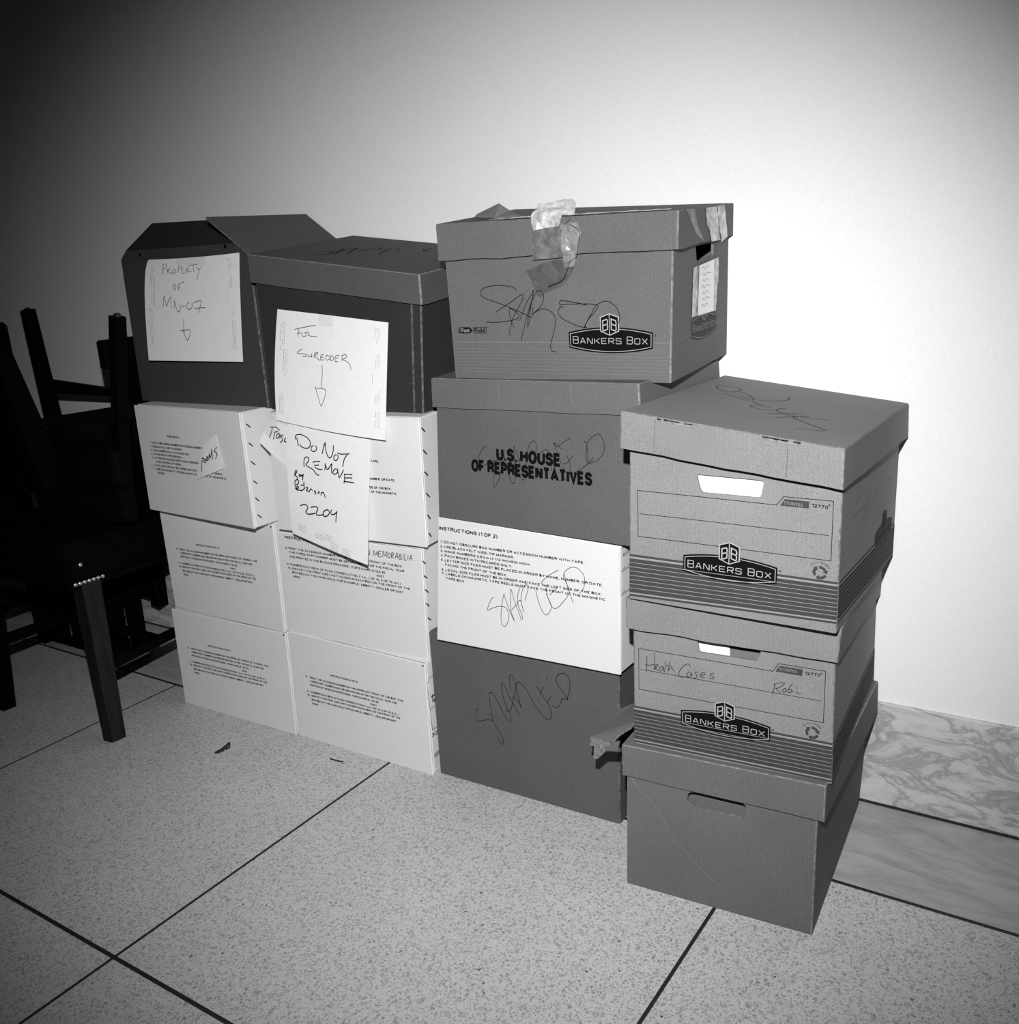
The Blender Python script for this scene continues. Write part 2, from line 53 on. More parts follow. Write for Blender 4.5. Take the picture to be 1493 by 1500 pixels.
DATA['st'] = {"c3d.F":[[[0.1327,0.1428],[0.1289,0.1477],[0.1196,0.1506],[0.0985,0.1526],[0.079,0.1509],[0.0674,0.1462],[0.0646,0.1398],[0.071,0.1333],[0.088,0.1275],[0.1111,0.1199],[0.1297,0.1125],[0.1462,0.1059],[0.1564,0.1013],[0.1589,0.1086],[0.1604,0.1167]],[[0.092,0.1101],[0.1066,0.1182],[0.1244,0.128],[0.1397,0.1367],[0.1434,0.1367],[0.1424,0.1295],[0.1366,0.1205],[0.1296,0.1106],[0.1224,0.0988],[0.1167,0.0841],[0.1149,0.0767],[0.1162,0.0706]],[[0.071,0.0941],[0.0896,0.0935],[0.1071,0.0948],[0.1223,0.097],[0.131,0.0997],[0.1345,0.1042],[0.1295,0.1097],[0.1182,0.1157],[0.1168,0.1098],[0.1181,0.0988],[0.1203,0.0933],[0.1232,0.085]],[[0.135,0.096],[0.1399,0.106],[0.1493,0.124],[0.1584,0.1364],[0.1633,0.1438],[0.1613,0.1346],[0.1552,0.1167],[0.1503,0.0986],[0.1492,0.0859],[0.1516,0.0913],[0.1545,0.1059],[0.1588,0.1257],[0.1622,0.139]],[[0.1355,0.0638],[0.1414,0.0804],[0.1479,0.1005],[0.1541,0.1167],[0.1611,0.1301],[0.1678,0.1407],[0.1741,0.1429],[0.18,0.1379],[0.1806,0.1307],[0.176,0.1201],[0.1674,0.1121],[0.1598,0.1067],[0.1662,0.1103],[0.1757,0.1143],[0.1859,0.1132],[0.1959,0.1073],[0.1999,0.0983],[0.1986,0.0857],[0.1948,0.0731],[0.1907,0.0603],[0.1893,0.053],[0.1922,0.0475],[0.2004,0.0457]],[[0.256,0.1191],[0.2424,0.1224],[0.2227,0.1257],[0.2098,0.1264],[0.2095,0.1206],[0.2226,0.1213],[0.2424,0.1214],[0.26,0.1212],[0.2725,0.1193],[0.2738,0.1154],[0.2674,0.1067],[0.2595,0.0997],[0.2523,0.0892],[0.2492,0.0821]],[[0.2144,0.1155],[0.2104,0.1175],[0.2073,0.1144],[0.2056,0.1081],[0.2088,0.1019],[0.2177,0.0961],[0.2315,0.0901],[0.2433,0.0863],[0.2552,0.0847]],[[0.2512,0.0838],[0.2554,0.0945],[0.2635,0.1067],[0.2696,0.1172],[0.2774,0.1223],[0.287,0.1251],[0.2965,0.1224],[0.3059,0.1142],[0.3105,0.1029],[0.3095,0.0942],[0.306,0.089]]],"c3c.F":[[[0.112,0.1412],[0.1066,0.1404],[0.0986,0.1299],[0.0939,0.1187],[0.0914,0.1076],[0.0923,0.0976]],[[0.0945,0.0969],[0.1035,0.105],[0.1146,0.1128],[0.1321,0.1194],[0.1406,0.1189],[0.1425,0.1083],[0.14,0.092],[0.1344,0.0806],[0.1283,0.07],[0.1255,0.0725],[0.127,0.089],[0.1319,0.111],[0.1365,0.1257],[0.1431,0.1333],[0.1494,0.1294],[0.1552,0.1059],[0.1611,0.0886],[0.1673,0.0806],[0.1712,0.086],[0.1711,0.1108],[0.1705,0.1319],[0.1703,0.1463]],[[0.1703,0.1463],[0.1788,0.129],[0.1846,0.1085],[0.1904,0.0914],[0.1862,0.0901],[0.1782,0.1008],[0.1722,0.1144],[0.1787,0.122],[0.1892,0.1298],[0.1954,0.1286]],[[0.195,0.1129],[0.1964,0.1304],[0.1999,0.1462],[0.2052,0.1551],[0.2107,0.1586],[0.2153,0.155],[0.2161,0.1456],[0.2118,0.1316],[0.2095,0.121],[0.2158,0.1284],[0.2261,0.1395],[0.2352,0.1456],[0.2411,0.1415],[0.2448,0.1256],[0.2464,0.1104]],[[0.2837,0.1683],[0.272,0.1612],[0.2561,0.1515],[0.2514,0.1579],[0.2553,0.1568],[0.2659,0.1488]],[[0.2523,0.1574],[0.2551,0.1467],[0.2617,0.1321],[0.2682,0.1191],[0.273,0.1119]],[[0.2683,0.1238],[0.2752,0.1256],[0.2831,0.1337],[0.288,0.1399]],[[0.2754,0.1387],[0.281,0.1286],[0.2819,0.1202],[0.2786,0.1031],[0.2649,0.0959],[0.257,0.0951]],[[0.308,0.1611],[0.3122,0.1644],[0.3144,0.1591],[0.3127,0.1393],[0.3157,0.1281]],[[0.3149,0.1575],[0.3159,0.1396],[0.3169,0.1298],[0.3207,0.1298],[0.3323,0.1343],[0.3436,0.1449],[0.3469,0.1565],[0.3439,0.1691],[0.3376,0.1776],[0.3311,0.1764],[0.3207,0.1693],[0.315,0.1608]],[[0.3259,0.1395],[0.3201,0.1317],[0.3096,0.1234],[0.2962,0.1139],[0.2865,0.1092]]],"c3b.F":[[[0.1273,0.1033],[0.1213,0.0981],[0.1134,0.0772],[0.1229,0.0815],[0.1387,0.0883],[0.1528,0.0879],[0.1597,0.075],[0.1575,0.0606],[0.1507,0.0515],[0.1451,0.0557],[0.1428,0.0694],[0.145,0.095],[0.149,0.1137]],[[0.149,0.1137],[0.1543,0.0993],[0.1637,0.0785],[0.1714,0.0663],[0.1637,0.0841],[0.163,0.1063],[0.1639,0.125],[0.1698,0.1074],[0.1791,0.0867],[0.1858,0.0716],[0.1883,0.0771],[0.1791,0.0978],[0.1784,0.1171],[0.1836,0.1317]],[[0.1637,0.0841],[0.176,0.0973],[0.1836,0.1069],[0.1913,0.0846],[0.1852,0.1071],[0.1882,0.1269],[0.1942,0.1375],[0.2003,0.1344],[0.1934,0.1085]],[[0.2154,0.1314],[0.2214,0.1104],[0.2304,0.0926],[0.2378,0.0883],[0.2451,0.0979],[0.2466,0.1092],[0.2392,0.1243],[0.2362,0.1402],[0.2273,0.1469],[0.2421,0.1629],[0.2612,0.1761]],[[0.2363,0.1293],[0.2481,0.1067],[0.2569,0.1043],[0.2685,0.1156],[0.2829,0.1398],[0.2713,0.1675],[0.2829,0.1828],[0.2972,0.1856],[0.3113,0.174],[0.3113,0.1527],[0.3029,0.1405]],[[0.2728,0.1705],[0.28,0.1474],[0.2909,0.1195]],[[0.2436,0.1265],[0.2554,0.1393],[0.2597,0.1441]]],"c3a.F":[[[0.1075,0.1686],[0.103,0.163],[0.0996,0.1539]],[[0.1012,0.1434],[0.1037,0.1399],[0.1159,0.1435],[0.1297,0.1488],[0.1391,0.1478]],[[0.1353,0.2065],[0.1336,0.1971],[0.1373,0.1612],[0.1426,0.1409],[0.155,0.1253],[0.1601,0.111],[0.1569,0.1025],[0.1506,0.1088],[0.1473,0.1198]],[[0.1353,0.2065],[0.1435,0.2052],[0.1554,0.1865],[0.1673,0.1648],[0.1771,0.1533],[0.1803,0.1647],[0.1717,0.184],[0.1649,0.2066],[0.1633,0.2243],[0.1648,0.2327],[0.1709,0.2258],[0.1824,0.2013],[0.1943,0.1828],[0.1992,0.1725]],[[0.1704,0.174],[0.1813,0.1815],[0.1892,0.2087],[0.1972,0.2371],[0.2021,0.2411],[0.2159,0.2321],[0.2333,0.2033],[0.2512,0.1835],[0.2634,0.1785],[0.269,0.1874],[0.2673,0.2018],[0.2558,0.2198],[0.2382,0.2425]],[[0.1834,0.2195],[0.1818,0.237],[0.1818,0.2488],[0.1868,0.2522],[0.1941,0.2394],[0.1976,0.2165],[0.2049,0.1897],[0.1985,0.2017],[0.1893,0.2102]],[[0.2467,0.2252],[0.2536,0.2427]],[[0.2598,0.2585],[0.2635,0.2598]],[[0.2616,0.2123],[0.2708,0.2283]],[[0.2707,0.2084],[0.2828,0.2075],[0.2908,0.2215],[0.2925,0.2276],[0.3045,0.2279],[0.2959,0.2399],[0.2843,0.2519],[0.2824,0.2659],[0.2896,0.2754],[0.3015,0.2769],[0.3095,0.2656],[0.308,0.2453],[0.303,0.2284]]],"c4cl.T":[[[0.0754,0.2997],[0.0711,0.2815],[0.0583,0.2731],[0.043,0.2815],[0.0323,0.2986],[0.0323,0.3164],[0.0472,0.3203],[0.0623,0.3178],[0.0738,0.3045]],[[0.0802,0.2856],[0.0953,0.2711],[0.1125,0.2452],[0.1115,0.2368],[0.0963,0.2474],[0.0872,0.2493]],[[0.061,0.2531],[0.0771,0.2439],[0.0953,0.2304],[0.1125,0.2236]],[[0.1151,0.2361],[0.1306,0.2443],[0.147,0.2607],[0.155,0.2783],[0.1536,0.2977],[0.1468,0.3098]],[[0.1175,0.2234],[0.1278,0.2117],[0.1411,0.2004],[0.154,0.1947]],[[0.1403,0.2029],[0.1324,0.1975],[0.1269,0.1846],[0.1349,0.1746],[0.1506,0.1701],[0.1663,0.18]],[[0.175,0.2061],[0.1676,0.1966],[0.1668,0.1826],[0.1753,0.1707],[0.1922,0.1599],[0.2086,0.1605],[0.2288,0.1624],[0.2461,0.1694]],[[0.1651,0.1459],[0.183,0.1654],[0.2041,0.1877]],[[0.1823,0.1269],[0.1962,0.146],[0.2167,0.1745]],[[0.2022,0.1565],[0.2021,0.1463],[0.217,0.1298],[0.2394,0.111],[0.2624,0.0926]],[[0.2265,0.0727],[0.2437,0.0791],[0.2619,0.0893]]],"c4c.R":[[[0.1137,0.1753],[0.097,0.1717],[0.0788,0.1639]],[[0.0705,0.1496],[0.0901,0.1504],[0.119,0.1516],[0.1374,0.15],[0.1541,0.144]],[[0.114,0.1205],[0.1353,0.1324],[0.1496,0.1499],[0.1601,0.1713]],[[0.1452,0.1159],[0.1646,0.1394],[0.1767,0.1676]],[[0.1569,0.1454],[0.1736,0.1542],[0.1989,0.1564]],[[0.1818,0.1209],[0.191,0.136],[0.203,0.1533]],[[0.2136,0.1248],[0.2203,0.1378],[0.2266,0.1524],[0.2355,0.1446]],[[0.2478,0.1551],[0.279,0.1521]],[[0.2627,0.134],[0.2512,0.1247],[0.2571,0.1159],[0.2764,0.1105]],[[0.2979,0.1245],[0.307,0.1438],[0.3192,0.1534],[0.338,0.1541],[0.3452,0.1434],[0.3352,0.1254],[0.3224,0.1174]]],"c4b.F":[[[0.0225,0.1498],[0.0221,0.1379],[0.022,0.1245]],[[0.0196,0.1353],[0.0259,0.1353],[0.0344,0.1379]],[[0.0346,0.1572],[0.0349,0.1422],[0.034,0.1302],[0.0376,0.1341],[0.0403,0.1371],[0.0376,0.1384],[0.0355,0.1327],[0.0407,0.1293]],[[0.0481,0.137],[0.0439,0.1352],[0.0418,0.1301],[0.0449,0.1293],[0.0487,0.136],[0.0487,0.1291]],[[0.0523,0.1463],[0.0516,0.1365],[0.0501,0.1281]],[[0.0579,0.1461],[0.0571,0.1375],[0.0554,0.1282]],[[0.0533,0.1394],[0.0627,0.1395]],[[0.057,0.1321],[0.0606,0.137],[0.0633,0.1353],[0.0653,0.1308]],[[0.0904,0.1432],[0.0887,0.1471],[0.0832,0.1462],[0.075,0.1363],[0.0724,0.1284],[0.0761,0.1248],[0.0863,0.1272]],[[0.0904,0.1358],[0.0863,0.133],[0.0853,0.1279],[0.0888,0.127],[0.0924,0.134],[0.0928,0.1271]],[[0.1029,0.138],[0.0975,0.1356],[0.1005,0.1323],[0.0989,0.1273],[0.0944,0.127]],[[0.1066,0.1323],[0.1126,0.1355],[0.1106,0.1383],[0.1066,0.1355],[0.1056,0.1307],[0.1126,0.1298]],[[0.1265,0.139],[0.1216,0.1381],[0.1206,0.1354],[0.1261,0.1343],[0.1246,0.1307],[0.1186,0.1302]],[[0.2147,0.1383],[0.2133,0.1299],[0.2116,0.1218]],[[0.2132,0.138],[0.2224,0.1422],[0.228,0.1418],[0.2207,0.1343],[0.2161,0.132],[0.2208,0.1282],[0.2224,0.1258]],[[0.2281,0.1347],[0.2254,0.1311],[0.2273,0.1284],[0.231,0.1311],[0.23,0.1346],[0.2278,0.1346]],[[0.239,0.1438],[0.2346,0.1359],[0.2334,0.1296],[0.2374,0.1303],[0.2383,0.1345],[0.2346,0.1343]],[[0.2374,0.1319],[0.2411,0.132]],[[0.2446,0.1387],[0.245,0.1374]],[[0.2438,0.1335],[0.2466,0.131],[0.2512,0.1303]]],"sign3":[[[0.019,0.192],[0.0184,0.1974],[0.0219,0.2027],[0.0318,0.2044],[0.0438,0.2008],[0.0516,0.1942],[0.0528,0.185],[0.0479,0.178],[0.0379,0.1772],[0.0303,0.1806],[0.031,0.1831]],[[0.0213,0.1963],[0.0242,0.1882],[0.0258,0.1791]],[[0.0612,0.1856],[0.0562,0.1825],[0.0555,0.1762],[0.059,0.1729],[0.0649,0.1746],[0.0684,0.1806],[0.0671,0.1843],[0.0646,0.1854]],[[0.081,0.1714],[0.0833,0.1823],[0.0872,0.1963],[0.0883,0.1863],[0.092,0.173],[0.0965,0.1661],[0.1016,0.1678],[0.1056,0.1768],[0.1071,0.1864],[0.1066,0.1942]],[[0.1134,0.1759],[0.1092,0.1713],[0.1085,0.1652],[0.112,0.1625],[0.117,0.1659],[0.1186,0.1722],[0.1151,0.1762]],[[0.1167,0.1791],[0.1262,0.1786],[0.1383,0.1811],[0.1456,0.1827]],[[0.1401,0.1799],[0.1334,0.1695],[0.131,0.1587],[0.1299,0.1527]],[[0.0397,0.1378],[0.0392,0.1478],[0.0408,0.1555],[0.0458,0.1593],[0.0505,0.1571],[0.0492,0.1509],[0.0442,0.1426],[0.0518,0.1387],[0.0603,0.1357],[0.0671,0.1289],[0.0722,0.1266],[0.0747,0.128]],[[0.0594,0.1498],[0.0652,0.1527],[0.0771,0.1547]],[[0.0628,0.1449],[0.0687,0.1459],[0.0738,0.1474]],[[0.0645,0.1415],[0.0721,0.1387],[0.0823,0.1394]],[[0.0881,0.1535],[0.0887,0.147],[0.0875,0.1388]],[[0.0882,0.1521],[0.0908,0.1459],[0.0943,0.1414],[0.0993,0.1481],[0.104,0.1547],[0.1032,0.1451],[0.1043,0.1355]],[[0.1131,0.1468],[0.108,0.1416],[0.1072,0.1364],[0.1107,0.1349],[0.1167,0.1388],[0.1183,0.1448],[0.1148,0.1471]],[[0.1166,0.1452],[0.1201,0.138],[0.122,0.1306],[0.1271,0.1378],[0.1321,0.1473]],[[0.134,0.1405],[0.1347,0.1321],[0.1334,0.1216]],[[0.134,0.139],[0.1427,0.1406],[0.1532,0.1414]],[[0.135,0.1322],[0.1446,0.1342],[0.1533,0.1353]],[[0.1339,0.1251],[0.1447,0.1264],[0.1584,0.1271]],[[0.0188,0.126],[0.0182,0.1208],[0.0169,0.1159]],[[0.0183,0.1259],[0.0222,0.1273],[0.0227,0.1244],[0.0187,0.1194],[0.0228,0.1142],[0.024,0.1108]],[[0.0314,0.1207],[0.028,0.1202],[0.0276,0.1172],[0.0304,0.1172],[0.0317,0.1204],[0.033,0.1177]],[[0.0331,0.121],[0.0338,0.1178],[0.0373,0.1224],[0.0363,0.115],[0.0354,0.1103]],[[0.0174,0.106],[0.0178,0.0974],[0.0186,0.0896]],[[0.0177,0.1061],[0.0226,0.1095],[0.0263,0.1075],[0.0248,0.1015],[0.0196,0.0984]],[[0.0217,0.0902],[0.0257,0.0945],[0.0238,0.0967],[0.0211,0.0937],[0.0217,0.0888],[0.0303,0.0904]],[[0.0387,0.1083],[0.0384,0.0997],[0.04,0.0957],[0.032,0.0893],[0.0295,0.0902]],[[0.0307,0.0997],[0.0402,0.1014]],[[0.0435,0.0963],[0.047,0.0984],[0.0469,0.0949],[0.0442,0.0923],[0.0493,0.0904]],[[0.0501,0.0899],[0.0547,0.097],[0.0589,0.0936]],[[0.0667,0.0957],[0.0632,0.0937],[0.0663,0.0915],[0.064,0.0884]],[[0.0719,0.0953],[0.0745,0.0951],[0.0727,0.0918],[0.071,0.0938]],[[0.0787,0.0891],[0.0797,0.094],[0.084,0.0955],[0.0871,0.0921],[0.0888,0.0864]],[[0.0275,0.0595],[0.034,0.0629],[0.042,0.0642],[0.0462,0.0611],[0.0432,0.055],[0.0402,0.0503],[0.0454,0.0481],[0.0545,0.0502],[0.0636,0.0535]],[[0.0534,0.0619],[0.0614,0.065],[0.0694,0.0653],[0.0702,0.0615],[0.0664,0.0555],[0.0671,0.0517],[0.0761,0.0528],[0.0851,0.0563]],[[0.0906,0.0651],[0.0843,0.0606],[0.0833,0.0546],[0.0886,0.0532],[0.0958,0.0573],[0.0986,0.0629],[0.0951,0.0661],[0.0906,0.0651]],[[0.104,0.0685],[0.1022,0.0637],[0.1039,0.0603],[0.1102,0.0616],[0.1164,0.0666]],[[0.1173,0.0687],[0.1151,0.0589],[0.1142,0.0488]]],"sign1":[[[0.0513,0.1885],[0.0518,0.1706],[0.0521,0.1562]],[[0.0487,0.1869],[0.0565,0.1923],[0.0615,0.1867],[0.059,0.1776],[0.0527,0.1731]],[[0.0648,0.1735],[0.0655,0.1625]],[[0.0648,0.1735],[0.0701,0.1764],[0.0715,0.172],[0.0662,0.1692],[0.0741,0.1637],[0.0817,0.1646]],[[0.0845,0.1767],[0.0804,0.1708],[0.0828,0.1647],[0.0893,0.1675],[0.0901,0.1739],[0.0855,0.1772]],[[0.0983,0.1865],[0.0978,0.1755],[0.0974,0.1662]],[[0.0979,0.1865],[0.105,0.1868],[0.1064,0.1814],[0.0988,0.1777]],[[0.1141,0.1827],[0.1097,0.1815],[0.1088,0.1742],[0.1101,0.1672],[0.1189,0.1678]],[[0.1099,0.1746],[0.1165,0.1766]],[[0.1229,0.183],[0.122,0.1748],[0.1244,0.1681]],[[0.1229,0.183],[0.1285,0.1835],[0.1275,0.178],[0.1231,0.1759],[0.1287,0.1722],[0.1364,0.1734]],[[0.1283,0.1887],[0.145,0.1913],[0.1556,0.1927]],[[0.1428,0.1903],[0.144,0.1794],[0.1452,0.1727]],[[0.1539,0.1852],[0.1562,0.1795],[0.1617,0.1813]],[[0.1672,0.187],[0.1617,0.1776],[0.1573,0.1647],[0.1557,0.1541]],[[0.0868,0.1351],[0.0836,0.1304],[0.0846,0.1247],[0.0889,0.1241],[0.0921,0.1299],[0.0889,0.1354],[0.0846,0.1348]],[[0.0964,0.1364],[0.0996,0.1308],[0.0985,0.1238]],[[0.0954,0.1357],[0.1061,0.141],[0.1158,0.146]],[[0.0986,0.1307],[0.105,0.1331]],[[0.0568,0.1069],[0.0544,0.0947],[0.055,0.0837]],[[0.0568,0.1061],[0.0608,0.0957],[0.0636,0.087],[0.0692,0.097],[0.0759,0.1068],[0.0766,0.0951],[0.0771,0.0833]],[[0.0863,0.1023],[0.0865,0.0936],[0.0857,0.0857]],[[0.0859,0.1022],[0.0901,0.0898],[0.095,0.0813],[0.0992,0.0804],[0.1026,0.0842],[0.1034,0.0927],[0.1021,0.0969]],[[0.1072,0.0917],[0.1168,0.0924]],[[0.1311,0.1021],[0.1234,0.0977],[0.1231,0.0905],[0.1283,0.0874],[0.1359,0.0909],[0.1395,0.0976],[0.1375,0.1019]],[[0.1418,0.1029],[0.1538,0.1052],[0.1653,0.1081],[0.1632,0.0992],[0.1594,0.0889],[0.1563,0.0825]],[[0.1445,0.0908],[0.1607,0.093],[0.1785,0.0944]],[[0.1119,0.0689],[0.1113,0.0611],[0.1114,0.051],[0.1125,0.0437]],[[0.1,0.0474],[0.1108,0.0485],[0.1237,0.0503],[0.1301,0.0491],[0.1284,0.0422],[0.1234,0.0346],[0.119,0.0326],[0.1151,0.0366],[0.1105,0.0448],[0.1086,0.0477]]],"sign2":[[[0.0444,0.181],[0.0571,0.1844],[0.0785,0.1892],[0.0946,0.1924]],[[0.055,0.1834],[0.0533,0.176],[0.0536,0.1688]],[[0.0512,0.1743],[0.0618,0.1767]],[[0.064,0.176],[0.0621,0.1719],[0.0675,0.1698],[0.0727,0.1735],[0.0705,0.1765]],[[0.0672,0.1763],[0.0757,0.1786],[0.0791,0.1764],[0.077,0.1738],[0.0835,0.1722],[0.0975,0.1725]],[[0.0642,0.1478],[0.0558,0.1427],[0.0527,0.1391],[0.0613,0.1389],[0.073,0.1382],[0.0753,0.1354],[0.0657,0.1339]],[[0.0804,0.1404],[0.0796,0.1345]],[[0.0868,0.1418],[0.086,0.1342]],[[0.0795,0.1354],[0.0892,0.1353]],[[0.0932,0.1415],[0.0925,0.1331]],[[0.0922,0.1411],[0.0995,0.1445],[0.1007,0.1413],[0.0944,0.1383],[0.1021,0.1322],[0.1075,0.1302]],[[0.1146,0.1416],[0.1083,0.1394],[0.1081,0.1319],[0.116,0.1321]],[[0.1084,0.1361],[0.1144,0.1369]],[[0.1211,0.1413],[0.1203,0.1321]],[[0.1211,0.1413],[0.1276,0.1394],[0.1288,0.1345],[0.1214,0.1319]],[[0.1318,0.1422],[0.1317,0.1315]],[[0.1318,0.1418],[0.1372,0.1394],[0.1374,0.1345],[0.1321,0.1315]],[[0.1522,0.1432],[0.1436,0.1416],[0.1418,0.1324],[0.1493,0.1314]],[[0.1427,0.1374],[0.1502,0.1384]],[[0.1586,0.1438],[0.1574,0.1338]],[[0.1565,0.142],[0.1639,0.146],[0.1694,0.144],[0.1663,0.1396],[0.1599,0.1365],[0.1708,0.1334],[0.1775,0.1275],[0.1804,0.1191]],[[0.1116,0.123],[0.1126,0.108],[0.1121,0.0911],[0.1121,0.0792]],[[0.097,0.0776],[0.1104,0.0787],[0.118,0.0781],[0.1225,0.0743],[0.1197,0.0612],[0.1158,0.0522],[0.1116,0.0456],[0.1069,0.0563],[0.0998,0.0736],[0.0974,0.0811]]],"sign4":[[[0.0126,0.0422],[0.0254,0.0481],[0.0354,0.0461]],[[0.0179,0.0442],[0.0185,0.0344],[0.0166,0.0231]],[[0.0259,0.0394],[0.0258,0.0249]],[[0.0257,0.0368],[0.029,0.0416],[0.0335,0.0417]],[[0.0368,0.0408],[0.0317,0.0373],[0.031,0.0316],[0.0345,0.0318],[0.038,0.0396],[0.0387,0.0328]],[[0.0453,0.0423],[0.0405,0.0376],[0.0448,0.0348],[0.0412,0.0273]],[[0.0505,0.0404],[0.0485,0.0334],[0.0532,0.0347]]],"tag":[[[0.0104,0.0533],[0.0108,0.0367],[0.0132,0.0157]],[[0.0094,0.0524],[0.0179,0.0457],[0.0129,0.0426],[0.0116,0.0391]],[[0.018,0.0443],[0.0233,0.039],[0.0218,0.0342],[0.0174,0.0391],[0.0191,0.0438]],[[0.0258,0.0482],[0.0246,0.0389],[0.0302,0.037],[0.0265,0.0429],[0.031,0.0429],[0.0258,0.0482]],[[0.0325,0.0358],[0.0331,0.0506],[0.0367,0.04],[0.0416,0.0578],[0.0407,0.0328]],[[0.0561,0.0559],[0.0482,0.0511],[0.0532,0.0399],[0.0477,0.0302]]],"c2b.F":[[[0.2566,0.2068],[0.2587,0.2178],[0.2622,0.2096],[0.2681,0.2179],[0.267,0.207]],[[0.2788,0.2189],[0.2715,0.2182],[0.2699,0.207],[0.2772,0.2077]],[[0.2707,0.2129],[0.2765,0.2132]],[[0.28,0.2071],[0.2823,0.2199],[0.2856,0.2104],[0.2915,0.2199],[0.2903,0.2073]],[[0.2978,0.2181],[0.2948,0.2149],[0.2941,0.21],[0.2963,0.2073],[0.299,0.2106],[0.2995,0.2155],[0.2978,0.2181]],[[0.3017,0.2074],[0.3033,0.2191],[0.3073,0.2186],[0.3079,0.2157],[0.3029,0.2127],[0.3078,0.2075]],[[0.3106,0.2075],[0.3158,0.2201],[0.3177,0.2076]],[[0.3127,0.212],[0.3173,0.212]],[[0.3205,0.2077],[0.322,0.2183],[0.3263,0.2168],[0.3224,0.2135],[0.3265,0.2109],[0.3246,0.208],[0.3205,0.2077]],[[0.3314,0.2193],[0.3299,0.2078]],[[0.3353,0.2203],[0.3337,0.2078],[0.3382,0.2081]],[[0.3429,0.2185],[0.3415,0.2079]],[[0.3453,0.208],[0.3502,0.2195],[0.3522,0.2081]],[[0.3473,0.212],[0.3517,0.2121]],[[0.2398,0.2076],[0.2415,0.2186],[0.247,0.2081],[0.2486,0.2186]]],"c2dl.T":[[[0.1137,0.0627],[0.1332,0.0786],[0.1151,0.1149]],[[0.1414,0.0862],[0.1271,0.1153],[0.1084,0.153]],[[0.1403,0.0895],[0.128,0.1365],[0.1339,0.1639]],[[0.1608,0.1019],[0.141,0.1443],[0.1331,0.1677]],[[0.1599,0.1281],[0.1622,0.1569],[0.1665,0.1664],[0.1725,0.1769]],[[0.2176,0.1293],[0.2046,0.1614],[0.1996,0.1886]],[[0.1835,0.1695],[0.1706,0.1941]],[[0.219,0.1793],[0.2107,0.202]],[[0.2695,0.2019],[0.2539,0.2242]],[[0.2719,0.2033],[0.2593,0.2412]]]}
